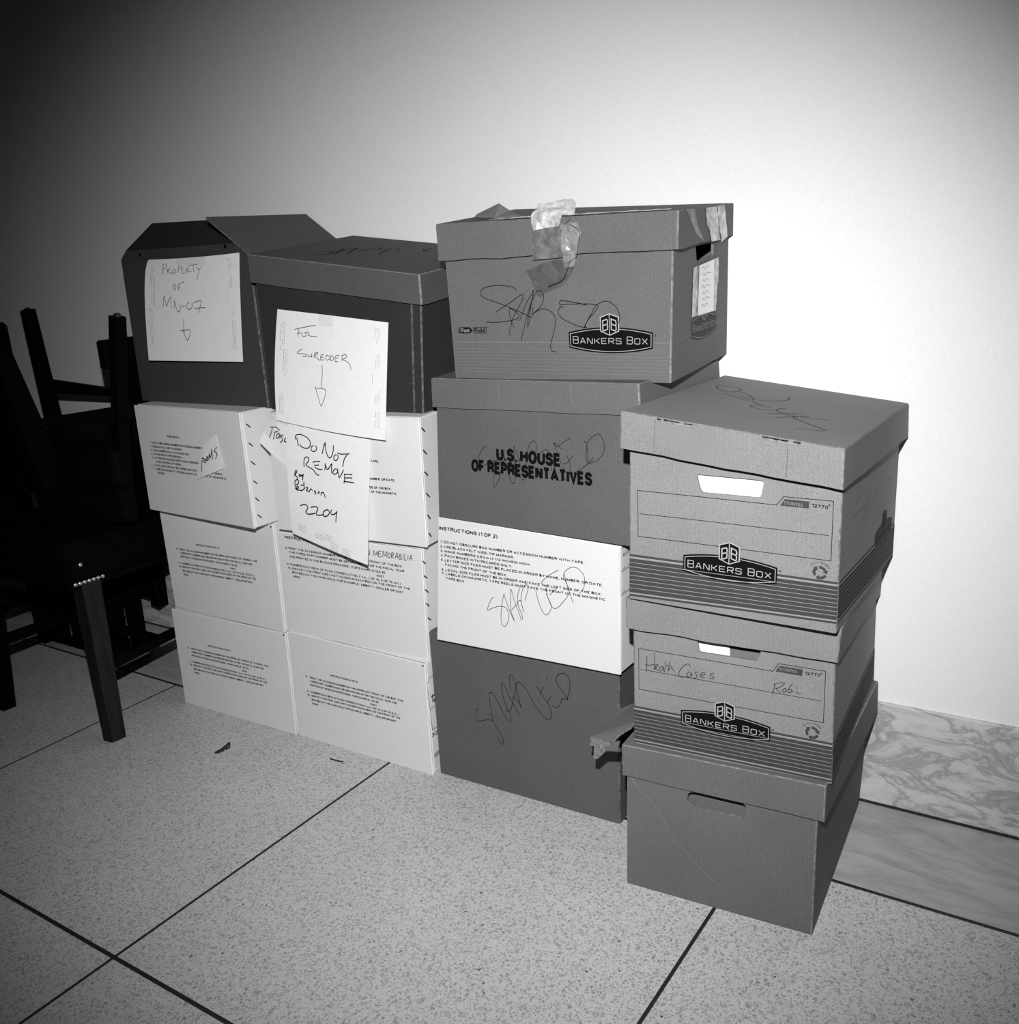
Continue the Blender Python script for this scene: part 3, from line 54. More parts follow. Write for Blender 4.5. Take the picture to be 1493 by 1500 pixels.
DATA['tx'] = {"c3b.F":[["INSTRUCTIONS (1 OF 2)",0.0025,0.2127,0.1326,0.014,0.0072],["1. DO NOT OBSCURE BOX NUMBER OR ACCESSION NUMBER WITH TAPE.",0.0058,0.1889,0.3064,0.019,0.0047],["2. USE BLACK FELT WIDE-TIP MARKER.",0.0063,0.1804,0.1639,0.013,0.0047],["3. MAKE NUMBERS 3.81cm (1-1/2 INCHES) HIGH.",0.0067,0.1719,0.1975,0.013,0.0047],["4. PACK BOXES WITH RECORDS ONLY.",0.0074,0.1637,0.1592,0.009,0.0047],["5. LETTER-SIZE FILES MUST BE PLACED IN ORDER BY NAME, NUMBER, OR DATE,",0.0079,0.1548,0.3396,0.015,0.0047],["FACING THE FRONT OF THE BOX.",0.0175,0.147,0.1376,0.001,0.0047],["6. LEGAL-SIZE FILES MUST BE IN ORDER AND FACE THE LEFT SIDE OF THE BOX.",0.0097,0.1369,0.3357,0.018,0.0047],["7. LABELS ON MAGNETIC TAPE REELS MUST FACE THE FRONT OF THE MAGNETIC",0.0102,0.1294,0.3423,0.014,0.0047],["TAPE BOX",0.0194,0.1215,0.0428,-0.012,0.0047]],"P1":[["INSTRUCTIONS (1 OF 2)",0.1134,0.1761,0.046,0,0.0045],["DO NOT OBSCURE BOX NUMBER OR ACCESSION NUMBER WITH TAPE.",0.0502,0.1581,0.2193,0,0.0046],["1.",0.0415,0.1581,0.004,0,0.0046],["USE BLACK FELT WIDE-TIP MARKER.",0.0502,0.1495,0.1096,0,0.0046],["2.",0.0415,0.1495,0.004,0,0.0046],["MAKE NUMBERS 3.81 cm (1-1/2 INCHES) HIGH.",0.0502,0.1409,0.1364,0,0.0046],["3.",0.0415,0.1409,0.004,0,0.0046],["PACK BOXES WITH RECORDS ONLY.",0.0502,0.1323,0.1096,0,0.0046],["4.",0.0415,0.1323,0.004,0,0.0046],["LETTER SIZE FILES MUST BE PLACED IN ORDER BY NAME, NUMBER, OR DATE,",0.0502,0.1238,0.2537,0,0.0046],["5.",0.0415,0.1238,0.004,0,0.0046],["FACING THE FRONT OF THE BOX.",0.0532,0.1152,0.0982,0,0.0046],["LEGAL SIZE FILES MUST BE IN ORDER AND FACE THE LEFT SIDE OF THE BOX.",0.0502,0.1066,0.2435,0,0.0046],["6.",0.0415,0.1066,0.004,0,0.0046],["LABELS ON MAGNETIC TAPE REELS MUST FACE THE FRONT OF THE MAGNETIC",0.0502,0.098,0.255,0,0.0046],["7.",0.0415,0.098,0.004,0,0.0046],["TAPE BOX.",0.0532,0.0894,0.0293,0,0.0046]],"c2b.F":[["INSTRUCTIONS (2 OF 2)",0.0212,0.2189,0.1255,-0.026,0.0068],["8. PRINT THE ACCESSION NUMBER ON THE UPPER LEFT FRONT OF THE BOX.",0.0196,0.1954,0.3078,-0.014,0.0047],["THIS THREE-PART NUMBER MUST BE SEPARATED AFTER THE FISCAL YEAR",0.0283,0.1869,0.303,-0.017,0.0047],["AND PRINTED IN THE BLOCKS PROVIDED.  FOR EXAMPLE:123-95",0.028,0.1768,0.2554,-0.016,0.0047],["0001",0.261,0.1644,0.0183,-0.022,0.0047],["9. NUMBER EACH BOX OF FILES CONSECUTIVELY (i.e., 1 OF 10, 2 OF 10, etc.)",0.0196,0.1592,0.3012,-0.014,0.0047],["10. IDENTIFY THE FIRST AND LAST FOLDER IN EACH BOX ON THE FRONT OF THE",0.0205,0.1501,0.3221,-0.009,0.0047],["BOX BELOW THE HAND-HOLE. FOR EXAMPLE: ABBOTT-ZIEGLER OR 0001",0.032,0.1415,0.2921,-0.014,0.0047],["-9999.",0.0313,0.1322,0.0224,-0.018,0.0047]],"P2":[["INSTRUCTIONS (2 OF 2)",0.1149,0.1686,0.0799,0.008,0.0045],["8.",0.0408,0.1512,0.0055,-0.055,0.0045],["PRINT THE ACCESSION NUMBER ON THE UPPER LEFT FRONT OF THE BOX. THIS",0.0531,0.1502,0.2606,0.011,0.0045],["THREE PART NUMBER MUST BE SEPARATED AFTER THE FISCAL YEAR AND",0.0524,0.1417,0.2446,0.009,0.0045],["PRINTED IN THE BLOCKS PROVIDED.  FOR EXAMPLE: 123-95",0.0517,0.1326,0.1954,0.011,0.0045],["0001",0.2234,0.1259,0.017,0.0,0.0045],["9.",0.04,0.1155,0.0055,-0.036,0.0045],["NUMBER EACH BOX OF FILES CONSECUTIVELY (i.e., 1 OF 10, 2 OF 10, ETC.)",0.0512,0.116,0.2475,0.01,0.0045],["10.",0.04,0.107,0.0091,-0.033,0.0045],["IDENTIFY THE FIRST AND LAST FOLDER IN EACH BOX ON THE FRONT OF THE",0.0526,0.1072,0.2503,0.016,0.0045],["BOX BELOW THE HAND HOLE. FOR EXAMPLE: ABBOTT - ZIEGLER OR 0001",0.0518,0.0976,0.2377,0.016,0.0045],["9999.",0.0525,0.0886,0.0196,0.041,0.0045]],"c3c.F":[["U.S. HOUSE",0.1327,0.1193,0.1317,-0.01,0.023],["OF REPRESENTATIVES",0.078,0.0944,0.2453,-0.012,0.023]]}
DATA['pt'] = {"frame_c":[[0.0135,0.1569],[0.2129,0.1698],[0.2223,0.1832],[0.2859,0.1885],[0.2858,0.1044],[0.0144,0.0923]],"mid_c":[[0.0165,0.1248],[0.2821,0.1397]],"sf_c":[[0.2178,0.1699],[0.2235,0.18],[0.2554,0.1823],[0.255,0.1727]],"no_c":[[0.2583,0.176],[0.2814,0.1782]],"rec_c":[[0.2724,0.085]],"plate_c":[[0.0836,0.0769],[0.0834,0.0537],[0.2169,0.0816],[0.2167,0.0579]],"hole_c":[[0.1008,0.1931],[0.1954,0.2004],[0.1912,0.1756],[0.1081,0.1693]],"frame_b":[[0.0092,0.1596],[0.2114,0.1577],[0.2195,0.1708],[0.2835,0.1704],[0.2825,0.0925],[0.0091,0.0928]],"mid_b":[[0.0125,0.126],[0.2791,0.1248]],"sf_b":[[0.2149,0.158],[0.2209,0.1676],[0.2527,0.1676],[0.2521,0.1576]],"no_b":[[0.2552,0.1611],[0.2788,0.1621]],"rec_b":[[0.2679,0.074]],"plate_b":[[0.0758,0.0712],[0.0757,0.0478],[0.2097,0.0708],[0.2096,0.0477]],"hole_b":[[0.0998,0.1908],[0.1946,0.1848],[0.1889,0.1691],[0.1037,0.1689]],"hole_a":[[0.1007,0.1826],[0.1916,0.18],[0.1847,0.1676],[0.111,0.1688]],"plate_d":[[0.222,0.0776],[0.2229,0.0528],[0.3645,0.0769],[0.3644,0.0518]],"plate_dr":[[0.0828,0.0821],[0.0842,0.055],[0.2096,0.0778],[0.2095,0.0525]],"ff":[[0.0148,0.0855],[0.0136,0.0749],[0.0742,0.0858],[0.0703,0.0749]],"label":[[0.0876,0.1636],[0.2118,0.1691],[0.2024,0.0842],[0.0844,0.0881]],"staple1c":[[0.015,0.217],[0.0241,0.2083],[0.015,0.1779],[0.0235,0.17],[0.0144,0.1399],[0.0235,0.1312],[0.0144,0.0997],[0.0222,0.0917],[0.0134,0.0635],[0.0215,0.055],[0.0134,0.0276],[0.0224,0.019]],"staple2c":[[0.0081,0.2258],[0.0181,0.2171],[0.0086,0.1849],[0.0186,0.1754],[0.0083,0.1443],[0.0192,0.1348],[0.0094,0.1032],[0.0203,0.0936],[0.01,0.061],[0.0179,0.052],[0.0113,0.025],[0.0171,0.017]],"staple2b":[[0.0012,0.2101],[0.0103,0.2012],[0.0028,0.1801],[0.0125,0.1714],[0.0051,0.1505],[0.0142,0.1419],[0.0063,0.1217],[0.0144,0.1133],[0.008,0.0917],[0.0167,0.0835]],"tapeA":[[0.1836,0.0773],[0.24,0.0835],[0.2462,0.0786],[0.2502,0.0719],[0.2517,0.0552],[0.2304,0.0554],[0.2256,0.0426],[0.2016,0.0409],[0.1815,0.0384],[0.178,0.0561]],"tapeB":[[0.1796,0.0363],[0.2103,0.041],[0.2301,0.0479],[0.2312,0.0188],[0.2325,-0.0031],[0.2083,-0.0046],[0.1769,-0.0057]],"tapeC":[[0.23,0.0448],[0.2589,0.0484],[0.2627,0.0324],[0.2591,0.0175],[0.2554,0.0026],[0.2494,-0.0182],[0.2341,-0.0195],[0.2305,-0.0002],[0.229,0.0189]],"tapeD":[[0.1512,0.1739],[0.1835,0.1857],[0.219,0.1923],[0.2383,0.184],[0.2313,0.1689],[0.2175,0.1508],[0.2017,0.1452],[0.1835,0.1397],[0.1775,0.1324],[0.1685,0.136],[0.1617,0.1569]],"tapeE":[[0.0301,0.0562],[0.0704,0.0546],[0.0775,0.0415],[0.0848,0.0272],[0.1052,0.0138],[0.1192,0.0015],[0.0823,0.0154],[0.0494,0.039]],"tapeF":[[0.126,0.0543],[0.1818,0.0542],[0.1943,0.0271],[0.2033,-0.0016],[0.1568,-0.0007],[0.1488,0.0171],[0.131,0.0286]],"tapeG":[[0.1854,0.0547],[0.226,0.0546],[0.2366,0.0291],[0.2444,0.0009],[0.2132,-0.0067],[0.1981,0.0247]],"hole_dr":[[0.0983,0.1945],[0.1874,0.1978],[0.1886,0.1753],[0.1538,0.174],[0.1409,0.17],[0.1217,0.1696],[0.1057,0.173]],"tear1":[[0.0567,0.0092],[0.0703,0.0137],[0.0877,0.0165],[0.1095,0.0037]],"tear2":[[0.2034,-0.0013],[0.2157,0.0079],[0.2345,0.0089],[0.253,0.0051]],"scr":[[0.0084,0.1959],[0.0177,0.1835],[0.027,0.1743],[0.0378,0.1656],[0.0469,0.1606],[0.039,0.162],[0.0531,0.1506],[0.0673,0.1242],[0.0779,0.1045],[0.0988,0.0877],[0.1298,0.059],[0.167,0.0326]],"lineB":[[-0.0004,0.2319],[-0.0002,0.1475],[-0.0003,0.1898],[0.0342,0.1872],[0.004,0.1923],[0.0171,0.1914],[0.0253,0.1916],[0.0342,0.1905],[0.0344,0.1446],[0.0042,0.1507],[0.0184,0.1497]],"lineA":[[0.0176,0.2242],[0.0037,0.2246],[0.0052,0.132],[0.0162,0.1294],[0.0081,0.1712],[0.0176,0.1706]]}
DATA['sheet'] = {"sign1":[[[-1.795,1.3148,1.0452],[-1.6519,1.3164,1.0421],[-1.5135,1.318,1.0435]],[[-1.8129,1.3056,0.9833],[-1.6656,1.3113,0.9567],[-1.5236,1.3129,0.9522]],[[-1.8217,1.2936,0.8346],[-1.6708,1.2992,0.8328],[-1.5289,1.3028,0.8314]]],"sign2":[[[-1.4072,1.3003,0.9327],[-1.2725,1.3084,0.9167],[-1.1447,1.316,0.901]],[[-1.4177,1.2835,0.821],[-1.2769,1.2916,0.8095],[-1.148,1.2992,0.7963]],[[-1.407,1.262,0.7239],[-1.2747,1.267,0.7065],[-1.14,1.2718,0.6953]]],"sign3":[[[-1.3781,1.2701,0.7375],[-1.2795,1.2782,0.7225],[-1.1868,1.2858,0.7095]],[[-1.4017,1.2672,0.6215],[-1.2973,1.2746,0.6108],[-1.2009,1.2805,0.5981]],[[-1.4066,1.2646,0.4935],[-1.3066,1.2631,0.4712],[-1.2082,1.2614,0.4519]]],"sign4":[[[-1.435,1.2661,0.7268],[-1.4087,1.2685,0.7166],[-1.3789,1.2711,0.7079]],[[-1.4516,1.2653,0.7018],[-1.4235,1.268,0.6861],[-1.3918,1.2712,0.668]],[[-1.4639,1.2613,0.6771],[-1.4371,1.2673,0.6511],[-1.4057,1.2717,0.6258]]],"tag":[[[-1.6382,1.259,0.6629],[-1.6118,1.2579,0.6775],[-1.5861,1.2564,0.6883]],[[-1.6572,1.2582,0.6238],[-1.6214,1.2551,0.6384],[-1.5819,1.2537,0.654]],[[-1.6782,1.2595,0.5848],[-1.6216,1.2531,0.603],[-1.5728,1.2522,0.6195]]]}
DATA['p3'] = {"flap_top":[[-0.6733,1.31,0.2612],[-0.7013,1.3,0.2468],[-0.7034,1.26,0.2329],[-0.7173,1.225,0.2272],[-0.6712,1.215,0.2336],[-0.6618,1.22,0.2456],[-0.6526,1.225,0.2536],[-0.6435,1.23,0.2598],[-0.6385,1.24,0.2667]],"flap_lip":[[-0.7138,1.222,0.2287],[-0.6701,1.213,0.2348],[-0.6716,1.213,0.2304],[-0.6802,1.214,0.2244],[-0.6832,1.214,0.2138],[-0.6994,1.216,0.1953],[-0.7074,1.217,0.1941],[-0.7058,1.218,0.216],[-0.7158,1.221,0.2137]],"flap_web":[[-0.6712,1.215,0.2336],[-0.6562,1.215,0.2389],[-0.6591,1.215,0.2293],[-0.6608,1.216,0.2193],[-0.6826,1.216,0.2143],[-0.6808,1.215,0.2238],[-0.6731,1.215,0.229]],"rflap":[[-1.5705,1.3,1.1149],[-1.5793,1.575,1.1215]],"c1dflap":[[-1.9238,1.43,1.1281],[-1.608,1.43,1.1145],[-1.8358,1.335,1.0673],[-1.5437,1.335,1.0658]],"topflap":[[-0.9709,1.36,1.0682],[-0.9651,1.36,1.0728],[-0.9254,1.37,1.0869],[-0.9114,1.38,1.0746],[-0.879,1.36,1.0641],[-0.909,1.33,1.0629]]}

# ------------------------------------------------------------------ materials
def nodes_mat(name):
    m = bpy.data.materials.new(name)
    m.use_nodes = True
    nt = m.node_tree
    return m, nt, nt.nodes['Principled BSDF']

def N(nt, t, **kw):
    n = nt.nodes.new(t)
    for k, v in kw.items():
        if k.startswith('i_'):
            n.inputs[k[2:].replace('_', ' ')].default_value = v
        else:
            setattr(n, k, v)
    return n

def ramp(nt, fac, stops):
    r = nt.nodes.new('ShaderNodeValToRGB')
    e = r.color_ramp.elements
    while len(e) < len(stops):
        e.new(0.5)
    for k, (p_, v) in enumerate(stops):
        e[k].position = p_
        e[k].color = (v, v, v, 1)
    nt.links.new(fac, r.inputs[0])
    return r.outputs[0]

def mulc(nt, a, b, fac=1.0, mode='MULTIPLY'):
    mx = nt.nodes.new('ShaderNodeMix')
    mx.data_type = 'RGBA'
    mx.blend_type = mode
    mx.inputs[0].default_value = fac
    for s, v in ((6, a), (7, b)):
        if isinstance(v, (int, float)):
            mx.inputs[s].default_value = (v, v, v, 1)
        else:
            nt.links.new(v, mx.inputs[s])
    return mx.outputs[2]

def card_mat(name, v, mottle=0.15, flute=0.04, rough=0.75, spec=0.25, scuff=0.0):
    m, nt, b = nodes_mat(name)
    tc = N(nt, 'ShaderNodeTexCoord')
    n1 = N(nt, 'ShaderNodeTexNoise', i_Scale=850.0, i_Detail=2.0)
    n2 = N(nt, 'ShaderNodeTexNoise', i_Scale=9.0, i_Detail=4.0)
    nt.links.new(tc.outputs['Object'], n1.inputs['Vector'])
    nt.links.new(tc.outputs['Object'], n2.inputs['Vector'])
    c1 = ramp(nt, n1.outputs[0], [(0.3, v * (1 - mottle * 1.6)), (0.7, v * (1 + mottle * 1.6))])
    c2 = ramp(nt, n2.outputs[0], [(0.25, 1 - mottle * 0.9), (0.75, 1.0)])
    c = mulc(nt, c1, c2)
    # corrugation showing through as fine upright lines
    sep = N(nt, 'ShaderNodeSeparateXYZ')
    nt.links.new(tc.outputs['Object'], sep.inputs[0])
    add = N(nt, 'ShaderNodeMath', operation='ADD')
    nt.links.new(sep.outputs[0], add.inputs[0])
    nt.links.new(sep.outputs[1], add.inputs[1])
    mu = N(nt, 'ShaderNodeMath', operation='MULTIPLY')
    nt.links.new(add.outputs[0], mu.inputs[0])
    mu.inputs[1].default_value = 2 * math.pi / 0.0065
    sn = N(nt, 'ShaderNodeMath', operation='SINE')
    nt.links.new(mu.outputs[0], sn.inputs[0])
    fl_ = ramp(nt, sn.outputs[0], [(0.0, 1 - flute), (1.0, 1.0)])
    c = mulc(nt, c, fl_)
    if scuff:
        n3 = N(nt, 'ShaderNodeTexNoise', i_Scale=38.0, i_Detail=8.0, i_Roughness=0.7)
        nt.links.new(tc.outputs['Object'], n3.inputs['Vector'])
        c = mulc(nt, c, ramp(nt, n3.outputs[0], [(0.62, 0.0), (0.74, scuff)]), 1.0, 'ADD')
    nt.links.new(c, b.inputs['Base Color'])
    b.inputs['Roughness'].default_value = rough
    b.inputs['Specular IOR Level'].default_value = spec
    bp = N(nt, 'ShaderNodeBump', i_Strength=0.06, i_Distance=0.0004)
    nt.links.new(sn.outputs[0], bp.inputs['Height'])
    nt.links.new(bp.outputs[0], b.inputs['Normal'])
    return m

def flat_mat(name, v, rough=0.6, spec=0.3, metal=0.0, mott=0.0, scale=200.0):
    m, nt, b = nodes_mat(name)
    tc = N(nt, 'ShaderNodeTexCoord')
    n1 = N(nt, 'ShaderNodeTexNoise', i_Scale=scale, i_Detail=3.0)
    nt.links.new(tc.outputs['Object'], n1.inputs['Vector'])
    nt.links.new(ramp(nt, n1.outputs[0], [(0.3, v * (1 - mott)), (0.7, v * (1 + mott))]), b.inputs['Base Color'])
    b.inputs['Roughness'].default_value = rough
    b.inputs['Specular IOR Level'].default_value = spec
    b.inputs['Metallic'].default_value = metal
    return m

MT = {}
MT['kraft'] = card_mat('kraft_board', 0.215)
MT['kraft_top'] = card_mat('kraft_board_lid', 0.200)
MT['kraft_mid'] = card_mat('kraft_board_aged', 0.118)
MT['kraft_old'] = card_mat('kraft_board_plain', 0.130)
MT['kraft_dark'] = card_mat('brown_board', 0.112)
MT['kraft_darker'] = card_mat('dark_brown_board', 0.100)
MT['dark'] = card_mat('near_black_board', 0.032, mottle=0.16, scuff=0.02, rough=0.85, spec=0.1)
MT['dark_lid'] = card_mat('dark_grey_board_lid', 0.085)
MT['dark_open'] = card_mat('charcoal_board', 0.050, mottle=0.14, scuff=0.01)
MT['flap_lit'] = card_mat('charcoal_board_lit', 0.085)  # lighter copy of the charcoal board, painted as the lit flap
MT['white_board'] = card_mat('white_faced_board', 0.69, mottle=0.03, flute=0.006)
MT['white_bright'] = card_mat('bright_white_board', 0.68, mottle=0.02, flute=0.005)
MT['edge_kraft'] = flat_mat('worn_kraft_edge', 0.185, 0.8, 0.1, mott=0.35, scale=160)
MT['edge_dark'] = flat_mat('worn_dark_edge', 0.10, 0.8, 0.1, mott=0.5, scale=140)
MT['edge_white'] = flat_mat('white_paper_edge', 0.80, 0.8, 0.1, mott=0.05)
MT['groove'] = flat_mat('board_joint', 0.05, 0.9, 0.1)
MT['ink'] = flat_mat('black_ink', 0.005, 0.7, 0.04)
MT['print'] = flat_mat('printed_black', 0.010, 0.8, 0.04)
MT['pen'] = flat_mat('ballpoint_ink', 0.008, 0.7, 0.05)
MT['pencil'] = flat_mat('thin_pen_ink', 0.10, 0.6, 0.2)
MT['band'] = flat_mat('dark_band_ink', 0.048, 0.8, 0.06, mott=0.15, scale=400)
MT['band_pale'] = flat_mat('pale_line', 0.24, 0.7, 0.2, mott=0.1)
MT['band_side'] = flat_mat('lighter_ink', 0.062, 0.8, 0.06)  # lighter than the front logo ink; side logos and tape loop
MT['line_low'] = flat_mat('low_contrast_line', 0.155, 0.7, 0.1)
MT['logo_line'] = flat_mat('pale_logo_ink', 0.33, 0.6, 0.2)
MT['grey_print'] = flat_mat('grey_small_print', 0.30, 0.7, 0.2)
MT['paper'] = flat_mat('white_paper', 0.80, 0.7, 0.2, mott=0.02, scale=90)
MT['paper_grey'] = flat_mat('greyish_paper', 0.50, 0.7, 0.2, mott=0.04)
MT['folder'] = flat_mat('grey_folder', 0.14, 0.7, 0.2, mott=0.1)
MT['brass'] = flat_mat('brass_tack', 0.6, 0.25, 0.5, metal=1.0)
MT['steel'] = flat_mat('dull_staple', 0.02, 0.4, 0.4)
MT['leather'] = flat_mat('black_leather', 0.0015, 0.6, 0.03, mott=0.3, scale=90)
MT['strip'] = flat_mat('black_divider_strip', 0.022, 0.5, 0.3)
MT['scratch'] = flat_mat('pale_scratch', 0.19, 0.8, 0.1)
MT['litter'] = flat_mat('dark_scrap', 0.03, 0.7, 0.2)

def wood_mat():
    m, nt, b = nodes_mat('dark_stained_wood')
    tc = N(nt, 'ShaderNodeTexCoord')
    mp = N(nt, 'ShaderNodeMapping')
    mp.inputs['Scale'].default_value = (60, 60, 3)
    nt.links.new(tc.outputs['Object'], mp.inputs[0])
    n1 = N(nt, 'ShaderNodeTexNoise', i_Scale=1.5, i_Detail=5.0)
    nt.links.new(mp.outputs[0], n1.inputs['Vector'])
    nt.links.new(ramp(nt, n1.outputs[0], [(0.3, 0.008), (0.7, 0.018)]), b.inputs['Base Color'])
    b.inputs['Roughness'].default_value = 0.5
    b.inputs['Specular IOR Level'].default_value = 0.12
    return m
MT['wood'] = wood_mat()
MT['black_wood'] = flat_mat('black_lacquered_wood', 0.0018, 0.6, 0.03)

def wall_mat():
    m, nt, b = nodes_mat('painted_plaster')
    tc = N(nt, 'ShaderNodeTexCoord')
    n1 = N(nt, 'ShaderNodeTexNoise', i_Scale=240.0, i_Detail=4.0)
    n2 = N(nt, 'ShaderNodeTexNoise', i_Scale=2.0, i_Detail=3.0)
    nt.links.new(tc.outputs['Object'], n1.inputs['Vector'])
    nt.links.new(tc.outputs['Object'], n2.inputs['Vector'])
    c = mulc(nt, ramp(nt, n1.outputs[0], [(0.3, 0.77), (0.7, 0.82)]), ramp(nt, n2.outputs[0], [(0.3, 0.97), (0.7, 1.0)]))
    nt.links.new(c, b.inputs['Base Color'])
    b.inputs['Roughness'].default_value = 0.7
    b.inputs['Specular IOR Level'].default_value = 0.2
    bp = N(nt, 'ShaderNodeBump', i_Strength=0.25, i_Distance=0.001)
    nt.links.new(n1.outputs[0], bp.inputs['Height'])
    nt.links.new(bp.outputs[0], b.inputs['Normal'])
    return m
MT['wall'] = wall_mat()

def terrazzo_mat():
    m, nt, b = nodes_mat('terrazzo')
    tc = N(nt, 'ShaderNodeTexCoord')
    co = tc.outputs['Object']
    base = N(nt, 'ShaderNodeTexNoise', i_Scale=3.0, i_Detail=4.0)
    nt.links.new(co, base.inputs['Vector'])
    c = ramp(nt, base.outputs[0], [(0.3, 0.62), (0.7, 0.70)])
    for sc, lo, dark, stops in ((330.0, 0.0, 0.50, (0.18, 0.32)), (190.0, 0.0, 0.60, (0.16, 0.28)), (95.0, 0.0, 0.72, (0.14, 0.22))):
        v = N(nt, 'ShaderNodeTexVoronoi', feature='F1')
        v.inputs['Scale'].default_value = sc
        v.inputs['Randomness'].default_value = 1.0
        nt.links.new(co, v.inputs['Vector'])
        n = N(nt, 'ShaderNodeTexWhiteNoise')
        nt.links.new(v.outputs['Color'], n.inputs['Vector'])
        pick = ramp(nt, n.outputs[0], [(0.0, dark), (0.7, 1.0)])
        blob = ramp(nt, v.outputs['Distance'], [(stops[0] * 1.6, 0.0), (stops[1] * 1.6, 1.0)])
        k = mulc(nt, pick, blob, 1.0, 'LIGHTEN')
        c = mulc(nt, c, k)
    v = N(nt, 'ShaderNodeTexVoronoi', feature='F1')
    v.inputs['Scale'].default_value = 42.0
    nt.links.new(co, v.inputs['Vector'])
    n = N(nt, 'ShaderNodeTexWhiteNoise')
    nt.links.new(v.outputs['Color'], n.inputs['Vector'])
    pick = ramp(nt, n.outputs[0], [(0.78, 1.0), (0.80, 0.16)])
    blob = ramp(nt, v.outputs['Distance'], [(0.06, 0.0), (0.10, 1.0)])
    c = mulc(nt, c, mulc(nt, pick, blob, 1.0, 'LIGHTEN'))
    f = N(nt, 'ShaderNodeTexNoise', i_Scale=600.0, i_Detail=2.0)
    nt.links.new(co, f.inputs['Vector'])
    c = mulc(nt, c, ramp(nt, f.outputs[0], [(0.3, 0.72), (0.7, 1.0)]))
    nt.links.new(c, b.inputs['Base Color'])
    b.inputs['Roughness'].default_value = 0.45
    b.inputs['Specular IOR Level'].default_value = 0.3
    return m
MT['terrazzo'] = terrazzo_mat()

def marble_mat(name, base, vein, sx, sc, lo=0.44):
    m, nt, b = nodes_mat(name)
    tc = N(nt, 'ShaderNodeTexCoord')
    mp = N(nt, 'ShaderNodeMapping')
    mp.inputs['Scale'].default_value = sx
    nt.links.new(tc.outputs['Object'], mp.inputs[0])
    n1 = N(nt, 'ShaderNodeTexNoise', i_Scale=sc, i_Detail=8.0, i_Roughness=0.62, i_Distortion=0.7)
    nt.links.new(mp.outputs[0], n1.inputs['Vector'])
    n2 = N(nt, 'ShaderNodeTexNoise', i_Scale=sc * 1.9, i_Detail=6.0, i_Roughness=0.6, i_Distortion=1.0)
    nt.links.new(mp.outputs[0], n2.inputs['Vector'])
    c = ramp(nt, n1.outputs[0], [(lo - 0.10, base), (lo + 0.0, base * 0.86), (lo + 0.045, vein), (lo + 0.09, base * 0.90), (lo + 0.20, base)])
    c2 = ramp(nt, n2.outputs[0], [(0.30, 0.72), (0.52, 1.0)])
    n3 = N(nt, 'ShaderNodeTexNoise', i_Scale=500.0, i_Detail=2.0)
    nt.links.new(tc.outputs['Object'], n3.inputs['Vector'])
    c = mulc(nt, c, ramp(nt, n3.outputs[0], [(0.3, 0.90), (0.7, 1.0)]))
    nt.links.new(mulc(nt, c, c2, 0.75), b.inputs['Base Color'])
    b.inputs['Roughness'].default_value = 0.35
    b.inputs['Specular IOR Level'].default_value = 0.3
    return m
MT['marble_wall'] = marble_mat('veined_marble_skirting', 0.62, 0.33, (1.0, 1.0, 2.2), 7.0)
MT['marble_floor'] = marble_mat('veined_marble_border', 0.50, 0.38, (1.0, 3.6, 1.0), 3.0)

def tape_mat(name, alpha, v, rough=0.18):
    m, nt, b = nodes_mat(name)
    tc = N(nt, 'ShaderNodeTexCoord')
    n1 = N(nt, 'ShaderNodeTexNoise', i_Scale=70.0, i_Detail=7.0, i_Distortion=0.4)
    nt.links.new(tc.outputs['Object'], n1.inputs['Vector'])
    nt.links.new(ramp(nt, n1.outputs[0], [(0.35, v * 0.7), (0.65, v * 1.25)]), b.inputs['Base Color'])
    nt.links.new(ramp(nt, n1.outputs[0], [(0.3, alpha * 0.8), (0.7, min(1, alpha * 1.2))]), b.inputs['Alpha'])
    b.inputs['Roughness'].default_value = rough
    b.inputs['Specular IOR Level'].default_value = 0.6
    bp = N(nt, 'ShaderNodeBump', i_Strength=0.5, i_Distance=0.002)
    nt.links.new(n1.outputs[0], bp.inputs['Height'])
    nt.links.new(bp.outputs[0], b.inputs['Normal'])
    return m
MT['tape_white'] = tape_mat('crumpled_tape', 0.85, 0.50)
MT['tape_clear'] = tape_mat('clear_tape', 0.32, 0.45)
MT['tape_sign'] = tape_mat('matt_clear_tape', 0.10, 0.45, 0.4)
MT['tape_glare'] = tape_mat('glare_pale_tape', 0.95, 0.62, 0.16)  # pale base colour stands in for glare on the tape
MT['tape_brown'] = tape_mat('brown_tape', 0.9, 0.14, 0.35)
MT['tape_film'] = tape_mat('dull_clear_film', 0.55, 0.10, 0.3)

# ------------------------------------------------------------------ object helpers
def tag(o, label=None, cat=None, group=None, kind=None):
    for k, v in (('label', label), ('category', cat), ('group', group), ('kind', kind)):
        if v: o[k] = v
    return o

def thing(name, label, cat, loc, group=None):
    o = bpy.data.objects.new(name, None)
    o.empty_display_size = 0.05
    COL.objects.link(o)
    o.location = loc
    return tag(o, label, cat, group)

def world_loc(o):
    v = Vector((0, 0, 0))
    while o is not None:
        v = v + Vector(o.location)
        o = o.parent
    return v

def mesh(name, verts, faces, mats, parent=None, fm=None, smooth=False, loc=None, label=None):
    """verts are world coordinates"""
    me = bpy.data.meshes.new(name)
    base = world_loc(parent) if parent else Vector((0, 0, 0))
    off = Vector(loc) if loc is not None else base
    me.from_pydata([Vector(v) - off for v in verts], [], faces)
    if not isinstance(mats, (list, tuple)): mats = [mats]
    for m in mats: me.materials.append(m)
    if fm:
        me.polygons.foreach_set('material_index', fm)
    if smooth:
        me.polygons.foreach_set('use_smooth', [True] * len(me.polygons))
    me.update()
    o = bpy.data.objects.new(name, me)
    COL.objects.link(o)
    if parent: o.parent = parent
    o.location = off - base
    if label: o['label'] = label
    return o

